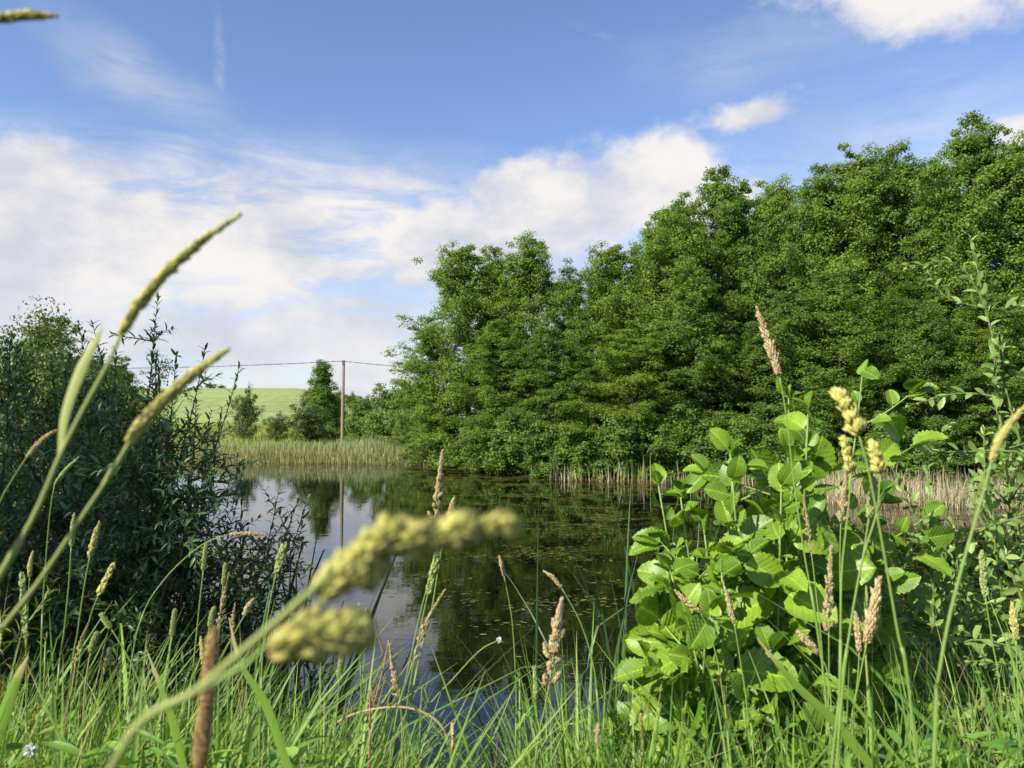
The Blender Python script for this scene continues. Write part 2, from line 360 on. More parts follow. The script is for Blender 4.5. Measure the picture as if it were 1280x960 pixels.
# ------------------------------------------------------------------ foliage generators
def leaves(buf, P, D, N, L, Wd, templ, faces, curl=None, rnd=None, luv=False):
    """P,D,N (n,3) base point, direction, normal; L, Wd lengths and widths; templ (k,3) lateral, along, up"""
    n = len(P); D = unit(D); N = unit(N - (N*D).sum(-1, keepdims=True)*D); S = np.cross(D, N)
    T = np.asarray(templ, float); k = len(T)
    y = np.broadcast_to(T[None, :, 1], (n, k)); z = np.broadcast_to(T[None, :, 2], (n, k)).copy()
    if curl is not None: z = z - curl[:, None]*y*y
    V = P[:, None, :] + (T[None, :, 0]*Wd[:, None])[..., None]*S[:, None, :] + (y*L[:, None])[..., None]*D[:, None, :] + (z*L[:, None])[..., None]*N[:, None, :]
    r = R.random(n) if rnd is None else rnd
    off = (np.arange(n)*k)[:, None, None]
    Fs = [(np.asarray(f)[None] + off).reshape(-1, np.asarray(f).shape[1]) for f in faces]
    kw = dict(rnd=np.repeat(r, k))
    if luv: kw['luv'] = np.tile(np.stack([T[:, 0]*2, T[:, 1], T[:, 1]*0], -1), (n, 1))
    buf.add(V.reshape(-1, 3), Fs, **kw)
RHOMB = ([(0, 0, 0), (.5, .45, .07), (0, 1, 0), (-.5, .45, .07)], [[(0, 1, 2), (0, 2, 3)]])
LANCE = ([(0, 0, 0), (0, .35, -.02), (0, .7, -.04), (0, 1, -.12), (.42, .2, .02), (.5, .5, .02), (.3, .8, -.03), (-.42, .2, .02), (-.5, .5, .02), (-.3, .8, -.03)],
         [[(0, 4, 1), (0, 1, 7), (6, 3, 2), (2, 3, 9)], [(4, 5, 2, 1), (1, 2, 8, 7)], [(5, 6, 2), (2, 9, 8)]])
OVAL = ([(0, 0, 0), (0, .33, -.02), (0, .66, -.03), (0, 1, -.08), (.34, .14, .05), (.5, .42, .07), (.42, .75, .03), (-.34, .14, .05), (-.5, .42, .07), (-.42, .75, .03)],
        [[(0, 4, 1), (0, 1, 7), (6, 3, 2), (2, 3, 9)], [(4, 5, 2, 1), (1, 2, 8, 7)], [(5, 6, 2), (2, 9, 8)]])
def big_leaf(seed, nu=11, nv=17):
    r = np.random.default_rng(seed); V = []; 
    for a in range(nv):
        v = a/(nv-1)
        w = math.sin(PI*min(1, v**0.90))**0.46*0.5 if 0 < v < 1 else 0.012
        w *= 1 + (0.022 if a % 2 else -0.022)
        vv = v
        for b in range(nu):
            u = b/(nu-1)*2-1
            pl = 0.042*math.cos(2*PI*(8*v - 2.4*abs(u)))*min(1, 3*abs(u)) *min(1, 4*v*(1-v)+.2)
            z = 0.10*abs(u)*w*2 + pl + 0.035*math.sin(5*v+seed+u*2)*abs(u) - .05*v*v - 0.06*abs(u)**3*math.sin(seed*2.1+1+3*v)
            if v > .9: vv = v - .02*(1-abs(u))*math.sin(seed)
            V.append((u*w, vv - 0.05*abs(u)*w, z))
    F = [(a*nu+b, a*nu+b+1, (a+1)*nu+b+1, (a+1)*nu+b) for a in range(nv-1) for b in range(nu-1)]
    return V, [F]
def leaf_clumps(buf, C, rad, per, size, flat=0.6, upb=0.75, centre=None, rnd_c=None, templ=RHOMB):
    """round every clump centre C scatter per leaves"""
    n = len(C)*per
    o = R.normal(size=(n, 3)); o = unit(o)*(R.random((n, 1))**0.45)
    rr = np.repeat(rad, per)[:, None]; o = o*rr; o[:, 2] *= flat
    P = np.repeat(C, per, 0) + o
    N = unit(o)*0.55 + np.array([0, 0, upb]) + R.normal(size=(n, 3))*0.45
    if centre is not None:
        q = np.repeat(C, per, 0) - centre; q[:, 2] = 0; N = N + unit(q)*0.35
    D = np.cross(N, R.normal(size=(n, 3))); D[:, 2] -= 0.25
    L = size*(0.7+0.6*R.random(n))
    rc = R.random(len(C)) if rnd_c is None else rnd_c
    rnd = np.clip(np.repeat(rc, per)*0.5 + R.random(n)*0.5, 0, 1)
    leaves(buf, P, D, N, L, L*0.78, templ[0], templ[1], rnd=rnd)
def make_tree_meshes(name, H, Rd, nl, nc, per, leaf, mat, bark, prof, trunk_r=0.16, low=0.05, lean=0.0, crad=0.42, stems=1):
    tb = Buf(); cb = Buf(); C = []; RR = []
    for s in range(stems):
        a0 = R.random()*2*PI; sp = 0.0 if stems == 1 else Rd*0.33
        Hs = H*(1 if s == 0 else 0.78+0.2*R.random())
        zs = np.linspace(0, 1, 12)
        wob = np.cumsum(R.normal(size=(12, 2))*0.05*H/12, 0)
        T = np.stack([wob[:, 0] + math.cos(a0)*sp*zs**.7, wob[:, 1] + math.sin(a0)*sp*zs**.7, zs*Hs*0.97], -1)
        T = spline(T, 26); rad = trunk_r*(1-np.linspace(0, 1, 26))**.8*(.8 if s else 1) + 0.012
        rad[0] *= 1.5; rad[1] *= 1.2
        tb.add(*tube(T, rad, 7), rnd=0)
        k = nl//stems; g = R.random()*6
        for q in range(k):
            h = low + (0.985-low)*((q+R.random())/k)**0.95
            P0 = T[min(25, int(h*25))]
            ang = g + q*2.399 + R.normal()*.3
            ln = Rd*prof(h)*(0.55+0.62*R.random()**.8)*(.72 if stems > 1 else 1)
            elv = math.radians(2 + 50*h + R.normal()*17)
            d = np.array([math.cos(ang)*math.cos(elv), math.sin(ang)*math.cos(elv), math.sin(elv)])
            u = np.linspace(0, 1, 6)[:, None]
            L = P0 + d*ln*u + np.array([0, 0, 1.0])*ln*(0.28*u**2 - .30*u**3*(1-h)) + R.normal(size=(1, 3))*0.04*ln*u
            tb.add(*tube(L, np.linspace(max(.012, trunk_r*.30*(1-h)+.012), 0.008, 6), 5), rnd=0)
            m_ = max(2, int(nc*(0.35+0.65*ln/Rd)))
            uu = 0.22+0.83*R.random(m_)**0.75
            lat = R.normal(size=(m_, 3))*np.array([.17, .17, .17])*Rd*(1.05-uu[:, None]*.45)
            cc = P0 + d*ln*uu[:, None] + np.array([0, 0, 1.0])*ln*(0.28*uu[:, None]**2 - .30*uu[:, None]**3*(1-h)) + lat*0.8
            C.append(cc); RR.append(crad*(0.55+0.8*R.random(m_))*(.62+.38*prof(h)))
            for w_ in range(0, m_, 3):
                st = P0 + d*ln*uu[w_]*.7
                tb.add(*tube(np.stack([st, (st+cc[w_])/2+[0, 0, .03*ln], cc[w_]]), [0.011, .008, .005], 3), rnd=0)
    C = np.concatenate(C); RR = np.concatenate(RR)
    C[:, 2] = np.maximum(C[:, 2], 0.25)
    leaf_clumps(cb, C, RR, per, leaf, 0.75, 0.6, centre=np.array([0, 0, 0]))
    return tb.mesh(name+'_trunk', bark), cb.mesh(name+'_crown', mat, smooth=False)
def alder_prof(h):
    return max(0.16, (0.78 + 0.26*math.sin(PI*min(1, h*1.2)))*(1 - max(0, (h-0.40)/0.66)**2.5))
def cone_prof(h): return max(.10, (1-h)**.62*(1.0 if h > .1 else .7))
def round_prof(h): return max(.3, math.sin(PI*(0.18+0.72*h))**.6)
ALD = [make_tree_meshes('alder_a', 18, 3.7, 104, 12, 88, 0.118, M_ALDER[0], M_BARK, alder_prof, 0.17, crad=.50),
       make_tree_meshes('alder_b', 18, 4.0, 106, 12, 88, 0.118, M_ALDER[1], M_BARK, alder_prof, 0.18, crad=.54),
       make_tree_meshes('alder_c', 18, 3.6, 104, 12, 88, 0.118, M_ALDER[2], M_BARK, alder_prof, 0.16, crad=.50, stems=2)]
BSH = [make_tree_meshes('bush_a', 4, 2.2, 46, 8, 52, 0.12, M_BUSH, M_TWIG, round_prof, 0.05, crad=.42, stems=3),
       make_tree_meshes('bush_b', 4, 2.4, 46, 8, 52, 0.12, M_WILLOWB, M_TWIG, round_prof, 0.05, crad=.42, stems=4)]
BSH.append(make_tree_meshes('bush_c', 4, 2.3, 60, 9, 90, 0.060, M_WILLOWB, M_TWIG, round_prof, 0.04, crad=.36, stems=4))
ALDB = [make_tree_meshes('waterside_bush_a', 4, 2.5, 56, 8, 70, 0.15, M_ALDER[0], M_TWIG, round_prof, 0.05, crad=.5, stems=4, low=.0), make_tree_meshes('waterside_bush_b', 4, 2.5, 56, 8, 70, 0.15, M_ALDER[2], M_TWIG, round_prof, 0.05, crad=.5, stems=3, low=.0)]
CONE = make_tree_meshes('young_tree', 8, 2.0, 120, 7, 60, 0.13, M_ALDER[2], M_BARK, cone_prof, 0.10, crad=.48)
def plant(name, meshes, label, cat, x, y, H, base_h, rscale=1.0, rot=None, group=None, z=None, trunk='trunk'):
    zz = (gh(x, y) if z is None else z) - 0.06
    o = thing(name, label, cat, (x, y, zz), group)
    s = H/base_h; o.scale = (s*rscale, s*rscale, s); o.rotation_euler = (0, 0, R.random()*6.28 if rot is None else rot)
    link(trunk, meshes[0], o); link('crown', meshes[1], o)
    return o
# rows of alders across the pond: (px centre, py top, depth, proto, width factor, label)
G1 = 'alders along the far bank'
AL = [
 (545, 395, 54, 0, 1.0, 'outermost low alder at the left end of the tree line, reaching over the reeds'),
 (588, 300, 51, 1, 1.1, 'tall alder forming the left peak of the smaller left clump of trees'),
 (628, 306, 54, 0, .9, 'alder standing between the two peaks of the smaller left clump'),
 (668, 290, 50, 1, .95, 'pointed alder forming the right peak of the smaller left clump'),
 (630, 400, 47.5, 0, 1.1, 'low bushy alder overhanging the water in front of the left clump'),
 (705, 395, 45, 2, 1.1, 'low dark alder hanging over the water at the right end of the left clump'),
 (722, 333, 49, 0, .85, 'slim alder in the dip between the small and the large clump'),
 (773, 300, 48, 1, 1.05, 'alder whose narrow top stands just left of the tall clump'),
 (790, 400, 43, 1, 1.25, 'bright yellowish alder low in front at the left edge of the large clump'),
 (842, 240, 46, 1, 1.0, 'alder at the left shoulder of the large clump, under the white cloud'),
 (895, 202, 48, 0, .95, 'first high top from the left in the large clump'),
 (938, 212, 46, 2, .9, 'second high top from the left in the large clump'),
 (880, 330, 43, 0, 1.1, 'front alder below the first high tops of the large clump'),
 (978, 232, 47, 1, .85, 'lower rounded top in the middle of the large clump'),
 (1012, 205, 45, 0, .85, 'alder just left of the middle peak of the large clump'),
 (970, 350, 41, 2, 1.15, 'shaded front alder behind the highest leaves of the young bush'),
 (1060, 180, 44, 1, .95, 'middle peak of the large clump with a blunt bright top'),
 (1050, 340, 39, 0, 1.1, 'front alder hanging over the dry reeds'),
 (1125, 182, 44, 0, .85, 'thin see-through alder top left of the highest tree'),
 (1140, 330, 38, 2, 1.0, 'front alder with dark hollow below it, behind the dry reeds'),
 (1198, 140, 43, 0, .95, 'highest tree of the tree line, with sky showing through its crown'),
 (1252, 168, 42, 1, 1.0, 'tall alder at the right edge of the picture beside the highest tree'),
 (1235, 350, 37, 0, 1.0, 'front alder low at the right edge above the goat willow'),
 (812, 262, 51, 0, .9, 'alder rising just before the left shoulder of the large clump'),
 (966, 222, 50, 1, .95, 'alder filling the dip right of the second high top'),
 (1033, 204, 49, 2, .9, 'alder directly left behind the middle peak'),
 (1093, 190, 49, 0, .95, 'alder filling the dip right of the middle peak'),
 (1162, 186, 47, 1, .95, 'alder filling the dip left of the highest tree'),
 (1315, 180, 41, 0, 1.1, 'alder cut by the right edge of the picture'),
]
for (px, py, Y, k, rs, lab) in AL:
    top = P3(px, py, Y); g0 = gh(top[0], Y)
    if g0 < 0.1: g0 = 0.1
    H = (top[2]-g0)*0.985
    rr = rs*(18/H)**.55 * 1.12
    plant('alder_tree', ALD[k], lab, 'tree', float(top[0]), Y, H, 18, rr, group=G1, z=g0)
# back row closing the wood (seen through gaps only)
for q, (px, Y, H, lab) in enumerate([(760, 58, 13.5, 'alder deep in the wood, seen in the dip between the clumps'), (1090, 56, 19, 'alder deep in the wood behind the middle peak'), (930, 57, 17, 'alder deep in the wood behind the first high tops')]):
    x = (px-640)/FPX*Y; plant('alder_tree', ALD[q], lab, 'tree', x, Y, H, 18, 1.1, group=G1)
# unseen tree added left of the viewer as a sun blocker, to shade the willow
plant('alder_tree', ALD[0], 'unseen alder added left of the viewer to shade the willow', 'tree', -9.6, 1.0, 9.2, 18, 1.45, rot=0.4, group='alders added out of view for shade')

G5 = 'low bushes hanging over the water below the alders'
WB = [(562, 52.0, 2.6, 'low leafy bush at the water below the left peak of the tree line'), (600, 48.0, 2.8, 'bush touching the water under the left clump of alders'), (640, 45.0, 3.0, 'waterside bush under the right peak of the left clump'),
      (680, 43.0, 2.6, 'waterside bush just left of the first dry reeds'), (725, 42.2, 2.6, 'low bush behind the first dry reeds'), (775, 41.5, 3.0, 'low bush at the water below the yellowish alder'),
      (830, 41.0, 2.8, 'waterside bush left of the young alder leaves'), (885, 40.2, 2.8, 'waterside bush seen through the top of the young alder'), (940, 39.2, 2.8, 'waterside bush hidden half by the young alder'),
      (1000, 37.0, 2.6, 'low bush above the left end of the dry reed strip'), (1120, 33.5, 2.6, 'low leafy bush right behind the middle of the dry reed strip')]
for q_, (px, Y, H_, lab) in enumerate(WB):
    plant('bush', (ALDB[q_ % 2]), lab, 'bush', (px-640)/FPX*Y, Y, H_, 4, 1.25, group=G5, z=.15, trunk='stems')

# young tree, bushes beyond the reeds
x = (402-640)/FPX*84; tp = P3(407, 452, 84)
plant('young_tree', CONE, 'dark pointed young tree beside the wooden pole', 'tree', float(x), 84, tp[2]-gh(x, 84), 8, 1.2)
def bush(px, py, Y, k, H=None, rs=1.0, lab='', cat='bush', group=None, base=None):
    tp = P3(px, py, Y); z0 = gh(tp[0], Y) if base is None else base
    return plant('bush', BSH[k], lab, cat, float(tp[0]), Y, max(.6, tp[2]-z0), 4, rs, group=group, z=z0, trunk='stems')
G2 = 'bushes on the far bank'
bush(305, 496, 88, 1, rs=.72, lab='lone rounded bush on the bank in front of the field', group=G2)
bush(345, 522, 86, 1, rs=1.2, lab='low dark bush just right of the lone rounded bush', group=G2)
bush(388, 508, 78, 1, rs=1.2, lab='bush at the foot of the young tree, left of the pole', group=G2)
bush(420, 500, 88, 0, rs=1.0, lab='bush half hidden behind the wooden pole', group=G2)
bush(452, 505, 76, 0, rs=1.3, lab='light green bush just right of the wooden pole', group=G2)
bush(485, 492, 72, 0, rs=1.25, lab='bright green bush midway between the pole and the alders', group=G2)
bush(515, 490, 68, 0, rs=1.3, lab='tall bright bush touching the left end of the alders', group=G2)
bush(535, 520, 61, 0, rs=1.3, lab='bright bush right behind the reeds at the end of the alders', group=G2)
bush(500, 535, 63, 0, rs=1.4, lab='low bright bush behind the reeds, right of the pole', group=G2)
# far on the crest
G3 = 'dark bushes on the crest of the field'
for (px, py, Y, rs, lab) in [(262, 480, 300, 1.9, 'longest dark hedge bush on the crest of the field'), (275, 482, 300, 1.8, 'right end of the hedge bush row on the crest'),
                             (311, 485, 310, 1.3, 'tiny solitary bush on the crest above the lone bush'), (386, 488, 170, 1.4, 'dark bush behind the left side of the young tree'),
                             (440, 494, 170, 1.3, 'dark bush on the skyline right of the pole'), (455, 499, 150, 1.3, 'small dark bush low on the skyline right of the pole')]:
    tp = P3(px, py, Y); z0 = gh(tp[0], Y); Hh = max(2.2, tp[2]-z0)
    o = plant('bush', BSH[1], lab, 'bush', float(tp[0]), Y, Hh, 4, rs*1.0, group=G3, z=tp[2]-Hh, trunk='stems')
# left background trees
G4 = 'trees behind the willow on the left bank'
for (px, py, Y, k, rs, base, lab) in [(52, 396, 27, 0, .9, 0.6, 'round topped green tree rising behind the willow at the far left'),
                            (-25, 440, 24, 2, 1.2, .6, 'tree cut by the left edge behind the willow'), (105, 440, 30, 2, .8, .6, 'dark low tree behind the upright willow shoots'),
                            (142, 446, 36, 0, .8, .6, 'small distant rounded tree just left of the tall willow sapling')]:
    tp = P3(px, py, Y); z0 = gh(tp[0], Y); H = tp[2]-z0
    plant('broadleaf_tree', ALD[k], lab, 'tree', float(tp[0]), Y, H, 18, rs*1.75, group=G4)
bush(85, 450, 17, 2, rs=.8, lab='olive green bush behind the top of the willow at the left', group=G4)
bush(20, 450, 15, 2, rs=.8, lab='olive bush behind the willow close to the left edge', group=G4)
bush(150, 485, 19, 2, rs=.7, lab='olive bush seen between the willow and the tall sapling', group=G4)

# ------------------------------------------------------------------ wooden pole and wire
px_, pY = 428, 67.5
pb = P3(px_, 560, pY); ptop = P3(px_, 450, pY); pg = gh(pb[0], pY)
def make_pole(x, y, lab):
    z = gh(x, y); o = thing('utility_pole', lab, 'pole', (x, y, z), 'wooden poles of the power line')
    hgt = ptop[2]-pg; b = Buf(); b.add(*tube([(0, 0, -.3), (0, 0, hgt*.5), (0.02, 0, hgt-.02), (.02, 0, hgt)], [.17, .15, .13, .07], 12), rnd=0)
    link('shaft', b.mesh('shaft', M_POLE), o)
    b = Buf(); b.add(*tube([(0, -.1, hgt-.35), (0, -.28, hgt-.35), (0, -.3, hgt-.2)], [.025, .025, .02], 6), rnd=0)
    b.add(*tube([(0, -.3, hgt-.26), (0, -.3, hgt-.2), (0, -.3, hgt-.12), (0, -.3, hgt-.07)], [.05, .07, .06, .03], 8), rnd=0)
    link('insulator', b.mesh('insulator', M_CABLE), o)
    return np.array([x, y-.3, z+hgt-.12])
M_CABLE = bpy.data.materials.new('black_cable'); M_CABLE.use_nodes = True
M_CABLE.node_tree.nodes['Principled BSDF'].inputs['Base Color'].default_value = rgb(.05, .05, .055)
a0 = make_pole(float(pb[0]), pY, 'grey wooden pole standing behind the reeds across the pond')
a1 = make_pole(-72.0, 58.0, 'wooden pole beyond the left edge of the picture carrying the wire')
a2 = make_pole(38.0, 84.0, 'wooden pole hidden behind the alders carrying the wire')
def cable(A, B, sag, lab):
    s = np.linspace(0, 1, 60)[:, None]; P = A + (B-A)*s; P[:, 2] -= (4*sag*s*(1-s))[:, 0]
    b = Buf()
    for ph in (0, PI):
        tw = s[:, 0]*34*2*PI*.5 + ph
        Q = np.repeat(P, 1, 0).copy(); Q = spline(Q, 240); th = np.linspace(0, 60*PI, 240)+ph
        Q[:, 2] += .028*np.sin(th); Q[:, 1] += .028*np.cos(th)
        b.add(*tube(Q, .014, 4), rnd=0)
    o = link('power_cable', b.mesh('power_cable', M_CABLE)); o['label'] = lab; o['category'] = 'cable'; o['group'] = 'cables between the poles'
cable(a0, a1, 1.0, 'thin black twisted cable running left from the wooden pole')
cable(a0, a2, 1.2, 'thin black twisted cable running right from the wooden pole into the alders')

# ------------------------------------------------------------------ blades: reeds, grass
def blades(buf, P, H, Wd, az, lean, droop, segs=5, across=2, rnd=None, fold=0.25, kink=0, spin=True):
    n = len(P); s = np.linspace(0, 1, segs+1)
    th = lean[:, None] + droop[:, None]*s[None, :]**1.6
    if kink: th = th + np.where(s[None, :] > R.uniform(.5, .9, (n, 1)), R.uniform(0, kink, (n, 1))*(R.random((n, 1)) < .15+.15*kink), 0)
    st = H[:, None]/segs
    dx = np.sin(th)*st; dz = np.cos(th)*st
    cx = np.concatenate([np.zeros((n, 1)), np.cumsum(dx[:, :-1], 1)], 1); cz = np.concatenate([np.zeros((n, 1)), np.cumsum(dz[:, :-1], 1)], 1)
    hd = np.stack([np.cos(az), np.sin(az), 0*az], -1)
    C = P[:, None, :] + cx[..., None]*hd[:, None, :] + cz[..., None]*np.array([0, 0, 1.0])
    tw = R.random(n)*2*PI if spin else az + PI/2 + R.normal(size=n)*.6
    sd = np.stack([np.cos(tw), np.sin(tw), 0*tw], -1)
    wp = (0.65+0.6*s*(1-s)*2)*np.clip(1-s**3.0, 0.0, 1); wp[-1] = 0.02
    Wv = Wd[:, None]*wp[None, :]*.5
    if across == 2: cols = [(-1, 0), (1, 0)]
    else: cols = [(-1, fold), (0, -fold), (1, fold)]
    nrm = np.cross(sd, np.array([0, 0, 1.0])); VV = []
    for a, f in cols: VV.append(C + (a*Wv)[..., None]*sd[:, None, :] + (f*Wv)[..., None]*nrm[:, None, :])
    V = np.stack(VV, 2)  # n, s, k, 3
    k = len(cols); per = (segs+1)*k
    F = [(a*k+b, a*k+b+1, (a+1)*k+b+1, (a+1)*k+b) for a in range(segs) for b in range(k-1)]
    off = (np.arange(n)*per)[:, None, None]; F = (np.array(F)[None]+off).reshape(-1, 4)
    r = R.random(n) if rnd is None else rnd
    buf.add(V.reshape(-1, 3), [F], rnd=np.repeat(r, per), hgt=np.tile(np.repeat(s, k), n))
def scatter(n, fn, lo, hi):
    """rejection sample xy where fn>rand"""
    out = np.zeros((0, 2))
    while len(out) < n:
        q = R.uniform(lo, hi, (n*3, 2)); out = np.concatenate([out, q[R.random(len(q)) < fn(q[:, 0], q[:, 1])]])
    return out[:n]
def on_ground(q): return np.stack([q[:, 0], q[:, 1], np.maximum(gz(q[:, 0], q[:, 1]), -.3)], -1)
# far-left reed bed
b = Buf(); q = scatter(15000, lambda x, y: ((pond_sd(x, y) > -1.3) & (x/y > -.55) & (x < -2.6 + (y-55)*.1) & (y > 53)).astype(float)*(.35+vnoise(x*.35, y*.35)), (-38, 52), (0, 68))
n = len(q); P = on_ground(q); P[:, 2] = np.maximum(P[:, 2], -.1)
blades(b, P, R.uniform(.35, 1.45, n)**.8*.88*(.15+1.6*vnoise(q[:, 0]*.45, q[:, 1]*.45)), R.uniform(.018, .045, n), R.random(n)*6.28, R.normal(size=n)*.16, R.uniform(0, .8, n), 4, 2, kink=1.4)
o = link('reed_bed', b.mesh('reed_bed', M_REED)); mark(o, 'stuff', 'pale green reed bed along the far left shore with tan bases', 'reeds')
# yellow-green rough grass behind
b = Buf(); q = scatter(9000, lambda x, y: (pond_sd(x, y) > 1.5).astype(float), (-60, 60), (0, 118)); n = len(q)
blades(b, on_ground(q), R.uniform(.4, .9, n), R.uniform(.05, .12, n), R.random(n)*6.28, R.normal(size=n)*.2, R.uniform(0, .8, n), 2, 2)
o = link('rough_grass', b.mesh('rough_grass', leaf_mat('rough_grass', (.15, .19, .03), (.30, .32, .06), .3))); mark(o, 'stuff', 'yellow green rough grass between the reed bed and the field', 'grass')
# right dry reeds + reeds at the alders' feet
b = Buf()
q = scatter(3600, lambda x, y: (np.abs(pond_sd(x, y)-.1) < 1.5).astype(float)*(.3+vnoise(x*.9, y*.9))*(y > 26)*(y < 34), (12.0, 27.2), (24, 33)); n = len(q)
P = on_ground(q); P[:, 2] = np.maximum(P[:, 2], -.05)
blades(b, P, R.uniform(.3, 1.3, n), R.uniform(.010, .030, n), R.random(n)*6.28, R.normal(size=n)*.32, R.normal(size=n)*.6, 4, 2, kink=2.2)
q = scatter(150, lambda x, y: (np.abs(pond_sd(x, y)+.2) < .8).astype(float)*(vnoise(x*.8+4, y*.8) > .53), (2.0, 36.5), (13.5, 42)); n = len(q)
P = on_ground(q); P[:, 2] = np.maximum(P[:, 2], -.05)
blades(b, P, R.uniform(.3, .85, n), R.uniform(.015, .05, n), R.random(n)*6.28, R.normal(size=n)*.15, R.normal(size=n)*.5, 4, 2, kink=1.5)
o = link('dry_reeds', b.mesh('dry_reeds', M_REEDDRY)); mark(o, 'stuff', 'dry tan reeds at the waterline below the alders on the right', 'reeds')
b = Buf()
q = scatter(480, lambda x, y: ((pond_sd(x, y) > -.9) & (pond_sd(x, y) < 2)).astype(float)*(vnoise(x*.5+9, y*.5) > .52), (2.0, 26), (24, 42)); n = len(q)
P = on_ground(q); P[:, 2] = np.maximum(P[:, 2], -.05)
blades(b, P, R.uniform(.7, 1.6, n), R.uniform(.02, .045, n), R.random(n)*6.28, R.normal(size=n)*.12, R.uniform(0, .6, n), 4, 2)
o = link('green_reeds', b.mesh('green_reeds', M_REED)); mark(o, 'stuff', 'green reed blades standing among the dry reeds under the alders', 'reeds')

# ------------------------------------------------------------------ floating pondweed
b = Buf()
def weed_d(x, y):
    s = pond_sd(x, y); n = vnoise(x*.35+2, y*.55+7, 4); n2 = vnoise(x*1.6, y*2.2, 3)
    sky_zone = sstep(.02, -.12, x/y)*sstep(30, 24, y)*1.0 + sstep(-.02, -.16, x/y)*sstep(50, 40, y)*(y >= 24)
    d = np.clip((n-.38)*5, 0, 1)*np.clip((n2-.40)*9, 0, 1)
    return np.where((s < -.2), d*(1-.94*np.clip(sky_zone, 0, 1)), 0)*np.clip(0.05+(y-9)/24, .03, 1)
q = scatter(52000, weed_d, (-26, 9), (22, 56)); n = len(q)
P = np.stack([q[:, 0], q[:, 1], np.full(n, .005)+R.random(n)*.006], -1)
N = np.array([0, 0, 1.0]) + R.normal(size=(n, 3))*.05; an = R.normal(size=n)*.5+R.choice([0, PI], n); D = np.stack([np.cos(an), np.sin(an), 0*an], -1)
L = R.uniform(.04, .12, n)
leaves(b, P, D, N, L, L*.45, [(0, 0, 0), (.4, .25, .01), (.4, .75, .01), (0, 1, .0), (-.4, .75, .01), (-.4, .25, .01)], [[(0, 1, 4, 5), (1, 2, 3, 4)][:0] or [(0, 1, 2, 3, 4, 5)]])
o = link('floating_pondweed', b.mesh('floating_pondweed', leaf_mat('pondweed', (.075, .075, .018), (.18, .175, .04), 0.0, None, .35, .4), smooth=False)); mark(o, 'stuff', 'olive pondweed leaves floating over the shaded part of the pond', 'pondweed')

# ------------------------------------------------------------------ shrubs near the viewer
def shoot_pts(p0, p1, n=14, bow=.12, wob=.03):
    p0 = np.array(p0, float); p1 = np.array(p1, float); ln = np.linalg.norm(p1-p0)
    u = np.linspace(0, 1, n)[:, None]; h = p1-p0
    side = R.normal(size=3)*wob*ln
    P = p0 + h*u; P[:, :2] += (h[None, :2]*bow*np.sin(PI*u))*1.0
    P[:, 2] -= (np.sin(PI*u)*bow*ln*.35)[:, 0]
    return P + side*np.sin(PI*u*1.3)
def leaf_up_shoot(buf, P, spacing, L0, asp, templ, start=.1, ang=0.9, upw=.8, taper=.4, curl=.12, luv=False, jit=.25, petiole=0.0, stembuf=None, tilt=0.0):
    seg = np.linalg.norm(np.diff(P, axis=0), axis=1); cum = np.concatenate([[0], np.cumsum(seg)]); ln = cum[-1]
    s = np.arange(start*ln, ln, spacing); s = np.append(s, [ln]*2); n = len(s)
    pos = np.stack([np.interp(s, cum, P[:, k]) for k in range(3)], -1)
    T = unit(np.gradient(P, axis=0)); tt = unit(np.stack([np.interp(s, cum, T[:, k]) for k in range(3)], -1))
    ph = np.arange(n)*2.4 + R.random()*6 + R.normal(size=n)*.3
    A = unit(np.cross(tt, np.array([.2, .1, .97]))); B = np.cross(tt, A)
    rad = np.cos(ph)[:, None]*A + np.sin(ph)[:, None]*B
    a = ang*(1-.5*(s/ln)**3)[:, None] + R.normal(size=(n, 1))*jit
    D = tt*np.cos(a) + rad*np.sin(a)
    N = np.array([0, 0, 1.0])*upw + tt*.5*(tilt == 0) + tilt*np.array([-.45, -.9, 0]) + R.normal(size=(n, 3))*(.28+.55*tilt)
    L = L0*(1-taper*(s/ln)**2)*(R.uniform(.5, 1.35, n) if luv else R.uniform(.7, 1.15, n))
    if petiole > 0:
        D2 = unit(D); e = pos + D2*petiole*L[:, None]
        if stembuf is not None:
            for i_ in range(n): stembuf.add(*tube([pos[i_], (pos[i_]+e[i_])/2 + [0, 0, .003], e[i_]], [.0017, .0014, .0012], 4), rnd=.6)
        pos = e; D = D + np.array([0, 0, -.6])*R.random((n, 1))
    leaves(buf, pos, D, N, L, L*asp, templ[0], templ[1], curl=curl*R.uniform(.2, 2, n), luv=luv)
